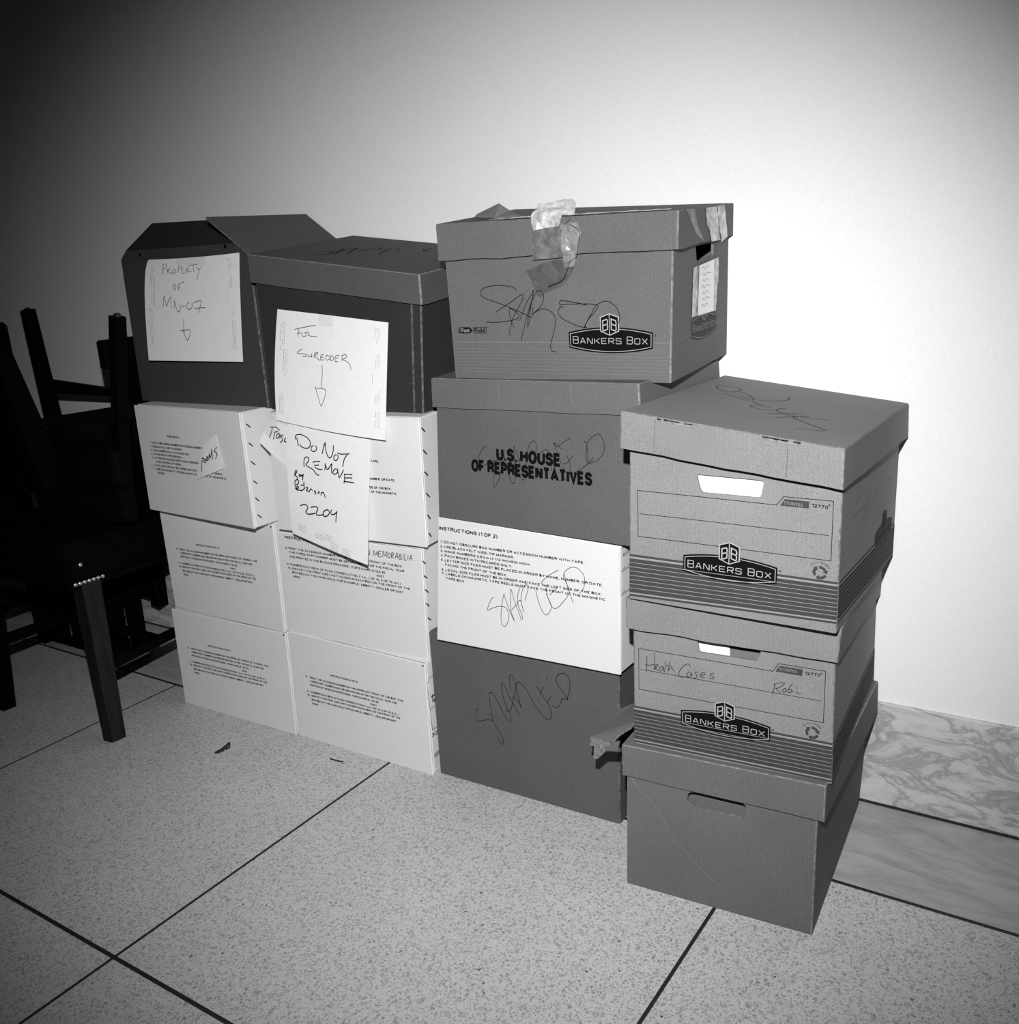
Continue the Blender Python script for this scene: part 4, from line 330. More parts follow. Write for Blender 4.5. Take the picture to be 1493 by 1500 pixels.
class MB:
    def __init__(s): s.v = []; s.f = []; s.m = []
    def add(s, vs, fs, m=0):
        n = len(s.v); s.v += [tuple(v) for v in vs]
        for f in fs: s.f.append([i + n for i in f]); s.m.append(m)
    def build(s, name, mats, parent=None, **k):
        return mesh(name, s.v, s.f, mats, parent, fm=s.m, **k)

def box_mb(mb, x0, y0, z0, x1, y1, z1, f=lambda *a: a, bev=0.0015, m=0, me=None):
    """bevelled box; f maps local to world"""
    bm = bmesh.new()
    bmesh.ops.create_cube(bm, size=1.0)
    for v in bm.verts:
        v.co = Vector(((x0 + x1) / 2 + v.co.x * (x1 - x0), (y0 + y1) / 2 + v.co.y * (y1 - y0), (z0 + z1) / 2 + v.co.z * (z1 - z0)))
    lay = bm.faces.layers.int.new('k')
    if bev > 0:
        r = bmesh.ops.bevel(bm, geom=list(bm.edges), offset=bev, segments=1, affect='EDGES', profile=0.5)
        new = set(r['faces'])
    else: new = set()
    for fc in new: fc[lay] = 1
    if isinstance(f, Hexa) and max(x1 - x0, z1 - z0) > .08:
        for ax, (a, b) in enumerate(((x0, x1), (y0, y1), (z0, z1))):
            n_ = int((b - a) / .03)
            for q in range(1, n_ + 1):
                no = Vector((0, 0, 0)); no[ax] = 1; co = Vector((0, 0, 0)); co[ax] = a + (b - a) * q / (n_ + 1)
                bmesh.ops.bisect_plane(bm, geom=bm.verts[:] + bm.edges[:] + bm.faces[:], plane_co=co, plane_no=no)
    bm.verts.index_update()
    vs = [f(*v.co) for v in bm.verts]
    n = len(mb.v); mb.v += [tuple(v) for v in vs]
    new = set(fc for fc in bm.faces if fc[lay])
    for fc in bm.faces:
        mb.f.append([v.index + n for v in fc.verts]); mb.m.append(me if (me is not None and fc in new) else m)
    bm.free()

def beam(mb, p0, p1, w0, w1=None, d0=None, d1=None, ref=(1, 0, 0), bev=0.003, m=0):
    """tapering bevelled square bar from p0 to p1 (w along ref, d across)"""
    w1 = w1 or w0; d0 = d0 or w0; d1 = d1 or w1
    p0 = Vector(p0); p1 = Vector(p1)
    z = (p1 - p0); L = z.length; z.normalize()
    x = Vector(ref); x = (x - z * x.dot(z)).normalized(); y = z.cross(x)
    def f(a, b, c):
        t = c / L
        return p0 + z * c + x * a * (w0 + (w1 - w0) * t) + y * b * (d0 + (d1 - d0) * t)
    k = bev / max(w0, w1)
    bm = bmesh.new(); bmesh.ops.create_cube(bm, size=1.0)
    for v in bm.verts: v.co.z = (v.co.z + .5)
    ed = [e for e in bm.edges if abs(e.verts[0].co.z - e.verts[1].co.z) > .5]
    bmesh.ops.bevel(bm, geom=ed, offset=k, segments=2, affect='EDGES', profile=0.5)
    bm.verts.index_update()
    mb.add([f(v.co.x, v.co.y, v.co.z * L) for v in bm.verts], [[v.index for v in fc.verts] for fc in bm.faces], m)
    bm.free()

# surfaces ---------------------------------------------------------
ORD = ['FLB', 'FRB', 'BLB', 'BRB', 'FLT', 'FRT', 'BLT', 'BRT']
class Hexa:
    """slightly skewed cardboard carton: 8 measured corners, trilinear inside"""
    def __init__(s, key):
        V = [Vector(v) for v in DATA['box'][key]]
        s.V = V
        L = lambda a, b: (V[ORD.index(a)] - V[ORD.index(b)]).length
        s.w = (L('FLB', 'FRB') + L('FLT', 'FRT')) / 2
        s.d = (L('FRB', 'BRB') + L('FLB', 'BLB')) / 2
        s.h = (L('FLB', 'FLT') + L('FRB', 'FRT')) / 2
    def __call__(s, x, y, z):
        a, b, c = x / s.w, y / s.d, z / s.h
        V = s.V
        lo = (V[0] * (1 - a) + V[1] * a) * (1 - b) + (V[2] * (1 - a) + V[3] * a) * b
        hi = (V[4] * (1 - a) + V[5] * a) * (1 - b) + (V[6] * (1 - a) + V[7] * a) * b
        return lo * (1 - c) + hi * c
    def F(s): return lambda u, v, o=0.0: s(u, -o, v)
    def Rt(s): return lambda u, v, o=0.0: s(s.w + o, u, v)
    def T(s): return lambda u, v, o=0.0: s(u, v, s.h + o)

class SheetS:
    def __init__(s, key, c=None):
        c = c or DATA['sheet'][key]
        s.c = [[Vector(p) for p in r] for r in c]
        s.w = (s.c[0][2] - s.c[0][0]).length; s.h = (s.c[0][0] - s.c[2][0]).length
    def __call__(s, u, v, o=0.0):
        def at(a, b):
            fa = ((1 - a) * (1 - 2 * a), 4 * a * (1 - a), a * (2 * a - 1))
            t = 1 - b
            fb = ((1 - t) * (1 - 2 * t), 4 * t * (1 - t), t * (2 * t - 1))
            p = Vector((0, 0, 0))
            for i in range(3):
                for j in range(3):
                    p += s.c[i][j] * (fb[i] * fa[j])
            return p
        a, b = u / s.w, v / s.h
        p = at(a, b)
        if o:
            n = (at(a + .01, b) - p).cross(at(a, b + .01) - p).normalized()
            if n.y > 0: n = -n
            p = p + n * o
        return p
    def build(s, name, mat, parent=None, nu=14, nv=14, th=0.0003, loc=None, wob=0.0):
        vs = []
        for side in (0, -th):
            for j in range(nv + 1):
                for i in range(nu + 1):
                    u, v = s.w * i / nu, s.h * j / nv
                    o = wob * noise.noise(Vector((u * 30, v * 30, 3)))
                    vs.append(s(u, v, o + side + 1e-9))
        n1 = (nu + 1) * (nv + 1)
        fs = []
        for j in range(nv):
            for i in range(nu):
                a = j * (nu + 1) + i
                fs.append([a, a + 1, a + nu + 2, a + nu + 1])
                fs.append([n1 + a, n1 + a + nu + 1, n1 + a + nu + 2, n1 + a + 1])
        rim = [i for i in range(nu + 1)] + [(nu + 1) * j + nu for j in range(1, nv + 1)] + [(nu + 1) * nv + i for i in range(nu - 1, -1, -1)] + [(nu + 1) * j for j in range(nv - 1, 0, -1)]
        base_n = len(vs); m_ = len(rim)
        vs += [vs[a] for a in rim] + [vs[n1 + a] for a in rim]
        for k in range(m_):
            fs.append([base_n + k, base_n + m_ + k, base_n + m_ + (k + 1) % m_, base_n + (k + 1) % m_])
        return mesh(name, vs, fs, mat, parent, smooth=True, loc=loc)

# drawing on surfaces -------------------------------------------------
def smooth_line(pts, n=5):
    if len(pts) < 3: return [Vector(p).to_2d() for p in pts]
    P = [Vector(p).to_2d() for p in pts]
    P = [P[0] * 2 - P[1]] + P + [P[-1] * 2 - P[-2]]
    out = []
    for i in range(1, len(P) - 2):
        a, b, c, d = P[i - 1:i + 3]
        for k in range(n):
            t = k / n
            out.append(0.5 * ((2 * b) + (c - a) * t + (2 * a - 5 * b + 4 * c - d) * t * t + (3 * b - a - 3 * c + d) * t ** 3))
    out.append(P[-2])
    return out

def ribbon(mb, S, pts, w, off, m=0, sm=True, closed=False):
    P = smooth_line(pts) if sm else [Vector(p).to_2d() for p in pts]
    if closed: P = P + [P[0]]
    if not sm:
        Q = [P[0]]
        for a, b in zip(P[:-1], P[1:]):
            k = max(1, int((b - a).length / .02)); Q += [a.lerp(b, (t + 1) / k) for t in range(k)]
        P = Q
    if len(P) < 2: return
    vs = []; n = len(P)
    for i in range(n):
        if closed and i in (0, n - 1):
            d0 = (P[-1] - P[-2]).normalized(); d1 = (P[1] - P[0]).normalized()
        else:
            d0 = (P[i] - P[i - 1]) if i else (P[1] - P[0])
            d1 = (P[i + 1] - P[i]) if i < n - 1 else d0
            d0 = d0.normalized() if d0.length > 1e-9 else Vector((1, 0))
            d1 = d1.normalized() if d1.length > 1e-9 else d0
        t = d0 + d1
        if t.length < 1e-6: t = d1
        t.normalize()
        k = max(0.35, t.dot(d1))
        nn = Vector((-t.y, t.x)) * (w / 2 / k)
        vs.append(S(P[i].x + nn.x, P[i].y + nn.y, off)); vs.append(S(P[i].x - nn.x, P[i].y - nn.y, off))
    mb.add(vs, [[2 * i, 2 * i + 1, 2 * i + 3, 2 * i + 2] for i in range(n - 1)], m)

def strokes(mb, S, lines, w, off=0.0004, m=0):
    for l in lines:
        ribbon(mb, S, l, w, off, m)

def fill(mb, S, poly, off, m=0):
    tr = tessellate_polygon([[Vector((p[0], p[1], 0)) for p in poly]])
    mb.add([S(p[0], p[1], off) for p in poly], [list(t) for t in tr], m)

def patch(name, S, poly, off, mat, parent, step=0.006, amp=0.0012, th=0.0002, seed=0):
    """thin crumpled film / scrap with an irregular outline"""
    P = [Vector(p).to_2d() for p in poly]
    out = []
    for i in range(len(P)):
        a, b = P[i], P[(i + 1) % len(P)]
        k = max(1, int((b - a).length / step))
        out += [a.lerp(b, t / k) for t in range(k)]
    nb = len(out)
    x0, x1 = min(p.x for p in P), max(p.x for p in P); y0, y1 = min(p.y for p in P), max(p.y for p in P)
    y = y0 + step / 2
    while y < y1:
        x = x0 + step / 2
        while x < x1:
            c = False; j = nb - 1
            for i in range(nb):
                if ((out[i].y > y) != (out[j].y > y)) and (x < (out[j].x - out[i].x) * (y - out[i].y) / (out[j].y - out[i].y + 1e-12) + out[i].x): c = not c
                j = i
            if c and min((Vector((x, y)) - q).length for q in out[:nb]) > step * 0.45: out.append(Vector((x, y)))
            x += step
        y += step
    vv, ee, ff, *_ = delaunay_2d_cdt(out, [(i, (i + 1) % nb) for i in range(nb)], [list(range(nb))], 1, 1e-6)
    vs = []
    for p in vv:
        o = off + amp * (noise.noise(Vector((p.x * 120, p.y * 120, seed))) + 0.5 * noise.noise(Vector((p.x * 300, p.y * 300, seed + 9))))
        vs.append(S(p.x, p.y, max(o, 0.0003)))
    return mesh(name, vs, [list(f) for f in ff], mat, parent)

_tc = {}
def text_mesh(s, bold):
    key = (s, bold)
    if key in _tc: return _tc[key]
    cu = bpy.data.curves.new('t', 'FONT'); cu.body = s; cu.size = 1.0; cu.resolution_u = 2; cu.offset = bold; cu.fill_mode = 'FRONT'
    ob = bpy.data.objects.new('t', cu); COL.objects.link(ob)
    bpy.context.view_layer.update()
    ev = ob.evaluated_get(bpy.context.evaluated_depsgraph_get()); me = ev.to_mesh()
    vs = [(v.co.x, v.co.y) for v in me.vertices]; fs = [list(p.vertices) for p in me.polygons]
    ev.to_mesh_clear(); bpy.data.objects.remove(ob); bpy.data.curves.remove(cu)
    _tc[key] = (vs, fs)
    return _tc[key]
CAPS = {}
def text(mb, S, s, u, v, w, h, slope=0.0, off=0.0006, bold=0.02, m=0):
    if bold not in CAPS: CAPS[bold] = max(p[1] for p in text_mesh('H', bold)[0])
    vs, fs = text_mesh(s, bold)
    x0 = min(p[0] for p in vs); x1 = max(p[0] for p in vs)
    kx = w / (x1 - x0); ky = h / CAPS[bold]
    mb.add([S(u + (x - x0) * kx, v + (x - x0) * kx * slope + y * ky, off) for x, y in vs], fs, m)

def _arc(cx, cy, rx, ry, a0, a1, n=7):
    return [(cx + rx * math.cos(math.radians(a0 + (a1 - a0) * k / n)), cy + ry * math.sin(math.radians(a0 + (a1 - a0) * k / n))) for k in range(n + 1)]
def _grot():
    """bold grotesque capitals as stroked centre lines; (inner width, strokes), cap height 1"""
    G = {}
    G['A'] = (.62, [[(0, 0), (.31, 1), (.62, 0)], [(.11, .32), (.51, .32)]])
    G['B'] = (.52, [[(0, 0), (0, 1), (.30, 1)] + _arc(.30, .76, .20, .24, 90, -90, 5) + [(0, .52)], [(0, .52), (.30, .52)] + _arc(.30, .26, .22, .26, 90, -90, 5) + [(0, 0)]])
    G['C'] = (.56, [_arc(.29, .5, .29, .5, 42, 318, 14)])
    G['D'] = (.56, [[(0, 0), (0, 1), (.22, 1)] + _arc(.22, .5, .34, .5, 90, -90, 9) + [(0, 0)]])
    G['E'] = (.46, [[(.46, 1), (0, 1), (0, 0), (.48, 0)], [(0, .52), (.42, .52)]])
    G['F'] = (.44, [[(.44, 1), (0, 1), (0, 0)], [(0, .50), (.38, .50)]])
    G['G'] = (.60, [_arc(.30, .5, .30, .5, 45, 330, 14) + [(.58, .44), (.34, .44)]])
    G['H'] = (.54, [[(0, 0), (0, 1)], [(.54, 0), (.54, 1)], [(0, .52), (.54, .52)]])
    G['I'] = (.0, [[(0, 0), (0, 1)]])
    G['J'] = (.38, [[(.38, 1), (.38, .25)] + _arc(.19, .22, .19, .22, 0, -180, 6) + [(0, .32)]])
    G['K'] = (.56, [[(0, 0), (0, 1)], [(.54, 1), (.02, .40)], [(.20, .58), (.58, 0)]])
    G['L'] = (.44, [[(0, 1), (0, 0), (.44, 0)]])
    G['M'] = (.68, [[(0, 0), (0, 1)], [(.02, 1), (.34, .06), (.66, 1)], [(.68, 1), (.68, 0)]])
    G['N'] = (.54, [[(0, 0), (0, 1)], [(.02, .98), (.52, .02)], [(.54, 0), (.54, 1)]])
    G['O'] = (.62, [_arc(.31, .5, .31, .5, 0, 360, 18)])
    G['P'] = (.50, [[(0, 0), (0, 1), (.28, 1)] + _arc(.28, .73, .22, .27, 90, -90, 6) + [(0, .46)]])
    G['R'] = (.54, [[(0, 0), (0, 1), (.30, 1)] + _arc(.30, .74, .22, .26, 90, -90, 6) + [(0, .48)], [(.30, .48), (.44, .40), (.50, .22), (.54, 0)]])
    G['S'] = (.50, [[(.48, .74)] + _arc(.25, .76, .23, .24, 10, 180, 6) + [(.06, .60), (.25, .53), (.44, .44)] + _arc(.25, .26, .25, .26, 20, -180, 9)])
    G['T'] = (.54, [[(0, 1), (.54, 1)], [(.27, 1), (.27, 0)]])
    G['U'] = (.52, [[(0, 1), (0, .3)] + _arc(.26, .28, .26, .28, 180, 360, 8) + [(.52, 1)]])
    G['V'] = (.56, [[(0, 1), (.28, 0), (.56, 1)]])
    G['W'] = (.86, [[(0, 1), (.21, 0), (.43, 1), (.65, 0), (.86, 1)]])
    G['X'] = (.54, [[(0, 0), (.54, 1)], [(0, 1), (.54, 0)]])
    G['Y'] = (.56, [[(0, 1), (.28, .46), (.56, 1)], [(.28, .46), (.28, 0)]])
    G['Z'] = (.50, [[(0, 1), (.50, 1), (0, 0), (.52, 0)]])
    G['0'] = (.40, [_arc(.20, .5, .20, .5, 0, 360, 14)])
    G['1'] = (.22, [[(0, .78), (.22, 1), (.22, 0)]])
    G['2'] = (.40, [[(0, .74)] + _arc(.20, .76, .20, .24, 170, -20, 6) + [(.30, .48), (.02, .10), (0, 0), (.42, 0)]])
    G['3'] = (.40, [[(.02, .80)] + _arc(.19, .77, .18, .23, 150, -80, 6) + [(.14, .54)] + _arc(.19, .26, .21, .27, 85, -165, 8)])
    G['4'] = (.44, [[(.32, 0), (.32, 1), (0, .30), (.46, .30)]])
    G['5'] = (.40, [[(.38, 1), (.06, 1), (.02, .52), (.12, .60)] + _arc(.19, .32, .21, .32, 80, -160, 8)])
    G['6'] = (.40, [_arc(.20, .30, .20, .30, 0, 360, 12), [(.01, .32), (.05, .70), (.18, .98), (.36, .92)]])
    G['7'] = (.40, [[(0, 1), (.40, 1), (.22, .5), (.12, 0)]])
    G['8'] = (.40, [_arc(.20, .26, .20, .26, 0, 360, 12), _arc(.20, .76, .17, .24, 0, 360, 12)])
    G['9'] = (.40, [_arc(.20, .70, .20, .30, 0, 360, 12), [(.39, .68), (.35, .30), (.22, .02), (.04, .08)]])
    G['.'] = (.0, [[(0, -.09), (0, .09)]]); G[','] = (.0, [[(.02, .08), (-.03, -.22)]])
    G['-'] = (.22, [[(0, .36), (.22, .36)]]); G[':'] = (.0, [[(0, -.05), (0, .10)], [(0, .55), (0, .70)]])
    G['('] = (.14, [_arc(.30, .42, .28, .68, 130, 230, 6)]); G[')'] = (.14, [_arc(-.16, .42, .28, .68, 50, -50, 6)])
    G['/'] = (.26, [[(0, -.05), (.26, 1.05)]])
    G['c'] = (.36, [_arc(.19, .35, .19, .35, 50, 310, 10)]); G['e'] = (.38, [[(.02, .36), (.37, .36)] + _arc(.19, .35, .19, .35, 0, 310, 12)])
    G['i'] = (.0, [[(0, 0), (0, .70)], [(0, .86), (0, 1.0)]]); G['t'] = (.20, [[(.08, .92), (.08, .10), (.20, 0)], [(-.03, .70), (.20, .70)]])
    G['m'] = (.56, [[(0, 0), (0, .70)], [(0, .52), (.12, .68), (.26, .62), (.28, 0)], [(.28, .52), (.40, .68), (.54, .62), (.56, 0)]])
    return G
GR = _grot()
def gtext(mb, S, s, u, v, w, h, slope=0.0, off=0.0006, sw=.17, m=0):
    gap = sw + .035
    x = 0; pos = []
    for ch in s:
        if ch == ' ': x += .30; continue
        gw = GR[ch][0]; pos.append((ch, x + sw / 2)); x += gw + gap
    tot = x - gap + sw
    kx = w / tot
    for ch, x0 in pos:
        for st in GR[ch][1]:
            pts = [(px_ + x0, sw / 2 + py_ * (1 - sw)) for px_, py_ in st]
            # ribbon in em space so that condensed setting thins the stems like real type
            S2 = lambda a, b, o=0.0: S(u + a * kx, v + a * kx * slope + b * h, o)
            closed = (Vector(st[0]) - Vector(st[-1])).length < 1e-6
            P = pts[:-1] if closed else pts
            ribbon_em(mb, S2, P, sw, off, m, closed, h / max(kx, 1e-9))
def ribbon_em(mb, S, pts, w, off, m, closed, asp):
    P = [Vector(p).to_2d() for p in pts]
    if closed: P = P + [P[0]]
    n = len(P); vs = []
    for i in range(n):
        if closed and i in (0, n - 1): a, b = P[-1] - P[-2], P[1] - P[0]
        else:
            a = (P[i] - P[i - 1]) if i else (P[1] - P[0]); b = (P[i + 1] - P[i]) if i < n - 1 else a
        a, b = a.normalized(), b.normalized()
        t = a + b
        if t.length < 1e-6: t = b
        t.normalize(); k = max(.5, t.dot(b))
        q = Vector((-t.y, t.x)) * (w / 2 / k)
        q.x *= min(1.6, asp ** .6)      # keep stems from getting hair-thin when condensed
        vs.append(S(P[i].x + q.x, P[i].y + q.y, off)); vs.append(S(P[i].x - q.x, P[i].y - q.y, off))
    mb.add(vs, [[2 * i, 2 * i + 1, 2 * i + 3, 2 * i + 2] for i in range(n - 1)], m)

def text_block(mb, S, rows, bold=0.17, m=0, du=0.0, dv=0.0):
    for s, u, v, w, sl, h in rows:
        gtext(mb, S, s, u + du, v + dv, w, h, 0.0 if abs(sl) > .04 else sl, sw=bold, m=m)

GL = dict(B=[[(0, 0), (0, 1), (.86, 1), (1, .86), (1, .62), (.9, .52), (0, .52)], [(.9, .52), (1, .42), (1, .13), (.88, 0), (0, 0)]],
          A=[[(0, 0), (.44, 1), (.56, 1), (1, 0)], [(.17, .33), (.83, .33)]], N=[[(0, 0), (0, 1), (.15, 1), (.85, 0), (1, 0), (1, 1)]],
          K=[[(0, 0), (0, 1)], [(1, 1), (.35, .5), (0, .5)], [(.35, .5), (1, 0)]], E=[[(1, 1), (0, 1), (0, 0), (1, 0)], [(0, .5), (.86, .5)]],
          R=[[(0, 0), (0, 1), (.88, 1), (1, .88), (1, .6), (.88, .48), (0, .48)], [(.5, .48), (1, 0)]],
          S=[[(1, .8), (1, .9), (.88, 1), (.12, 1), (.02, .9), (.02, .62), (.14, .53), (.88, .5), (1, .4), (1, .12), (.88, 0), (.12, 0), (0, .12), (0, .2)]],
          O=[[(.12, 0), (0, .12), (0, .88), (.12, 1), (.88, 1), (1, .88), (1, .12), (.88, 0), (.12, 0)]], X=[[(0, 0), (1, 1)], [(0, 1), (1, 0)]])

def logo(mb, S, quad, off=0.0005, mk=0, ml=1):
    """cartouche with cube emblem. quad: TL, BL, TR, BR of the plate sides"""
    tl, bl, tr, br = [Vector(q).to_2d() for q in quad]
    def A(x, y):   # x 0..1 along plate, y -1..1 between sides
        t = tl.lerp(tr, x); b = bl.lerp(br, x)
        return b.lerp(t, (y + 1) / 2)
    hh = (tl - bl).length / 2; W = (tr - tl).length
    def outline(ix, iy, bulge):
        o = []
        n = 16
        for k in range(n + 1):
            x = ix + (1 - 2 * ix) * k / n; o.append(A(x, (1 - iy) + bulge * (1 - (2 * k / n - 1) ** 2)))
        for k in range(n + 1):
            x = 1 - ix - (1 - 2 * ix) * k / n; o.append(A(x, -(1 - iy) - bulge * (1 - (2 * k / n - 1) ** 2)))
        return o
    fill(mb, S, outline(0, 0, .62), off, mk)
    ribbon(mb, S, outline(.02, .22, .62), .0009, off + .0003, ml, sm=False, closed=True)
    # emblem
    def H(x, y): return A(.5 + x * .1, 1.95 + y * 1.25)
    hexo = [(0, 1), (1, .68), (1, -.62), (0, -1), (-1, -.62), (-1, .68)]
    fill(mb, S, [H(x * 1.12, y * 1.1) for x, y in hexo], off + .0004, ml)
    fill(mb, S, [H(x, y) for x, y in hexo], off + .0006, mk)
    for sx in (-1, 1):
        def G(x, y, sx=sx):
            X = sx * (.5) + (x - .5) * .56
            return H(X, (y - .5) * 1.02 - abs(X) * .30 + .10)
        for st in GL['B']:
            ribbon(mb, S, [G(x, y) for x, y in st], .0017, off + .0009, ml, sm=False)
    ribbon(mb, S, [H(0, 1), H(0, -1)], .0012, off + .0009, ml, sm=False)
    # lettering
    hb = hh * 2 * .42; xs = .055
    wd = {'big': .052, 'small': .048}
    txt = [('B', 1), ('A', 0), ('N', 0), ('K', 0), ('E', 0), ('R', 0), ('S', 0), (' ', 0), ('B', 1), ('O', 0), ('X', 0)]
    x = xs
    for ch, big in txt:
        if ch == ' ': x += .045; continue
        w = .062 if big else .060
        hgt = .86 if big else .66
        for st in GL[ch]:
            ribbon(mb, S, [A(x + px * w, -.42 + py * hgt) for px, py in st], .0011, off + .0005, ml, sm=False)
        x += w + .026
    # registered mark beside the plate
    c = A(1.025, .62)
    ribbon(mb, S, [(c.x + .0013 * math.cos(a), c.y + .0013 * math.sin(a)) for a in [k * math.pi / 4 for k in range(8)]], .0007, off, mk, sm=False, closed=True)

def recycle(mb, S, c, r=.0095, off=.0004, m=0, sl=0.0):
    for k in range(3):
        a0 = math.radians(100 - 120 * k)
        arc = [(c[0] + r * .8 * math.cos(a0 - t), c[1] + r * .8 * math.sin(a0 - t)) for t in [i * .22 for i in range(7)]]
        ribbon(mb, S, arc, r * .42, off, m, sm=False)
        t = a0 - 6 * .22
        p = Vector((c[0] + r * .8 * math.cos(t), c[1] + r * .8 * math.sin(t)))
        d = Vector((math.sin(t), -math.cos(t))); n = Vector((math.cos(t), math.sin(t)))
        fill(mb, S, [p + n * r * .42, p - n * r * .42, p + d * r * .5], off, m)
    s = 'EARTH SERIES'
    for i, ch in enumerate(s):
        if ch == ' ': continue
        a = math.radians(142 - i * 104 / (len(s) - 1))
        R = r * 1.42
        cx, cy = c[0] + R * math.cos(a), c[1] + R * math.sin(a)
        ca, sa = math.cos(a - math.pi / 2), math.sin(a - math.pi / 2)
        S2 = lambda u, v, o=0.0, cx=cx, cy=cy, ca=ca, sa=sa: S(cx + u * ca - v * sa, cy + u * sa + v * ca, o)
        text(mb, S2, ch, -.0008, 0, .0017, .0022, off=off, bold=.03, m=m)

def plate_tris(outer, hole, step=.022):
    pts = []
    for i in range(4):
        a, b = Vector(outer[i]), Vector(outer[(i + 1) % 4]); k = max(1, int((b - a).length / step))
        pts += [a.lerp(b, t / k) for t in range(k)]
    no = len(pts); H = [Vector(h) for h in hole]; pts += H; nh = len(H)
    def inside(x, y):
        c = False; j = nh - 1
        for i in range(nh):
            if ((H[i].y > y) != (H[j].y > y)) and (x < (H[j].x - H[i].x) * (y - H[i].y) / (H[j].y - H[i].y + 1e-12) + H[i].x): c = not c
            j = i
        return c
    xs = [p[0] for p in outer]; yy = [p[1] for p in outer]
    y = min(yy) + step * .7
    while y < max(yy) - step * .4:
        x = min(xs) + step * .7
        while x < max(xs) - step * .4:
            if not inside(x, y): pts.append(Vector((x, y)))
            x += step
        y += step
    ed = [(i, (i + 1) % no) for i in range(no)] + [(no + i, no + (i + 1) % nh) for i in range(nh)]
    vv, ee, ff, *_ = delaunay_2d_cdt(pts, ed, [], 0, 1e-7)
    out = []
    for f in ff:
        c = sum((vv[i] for i in f), Vector((0, 0))) / len(f)
        if not inside(c.x, c.y): out.append(list(f))
    return [tuple(v) for v in vv], out

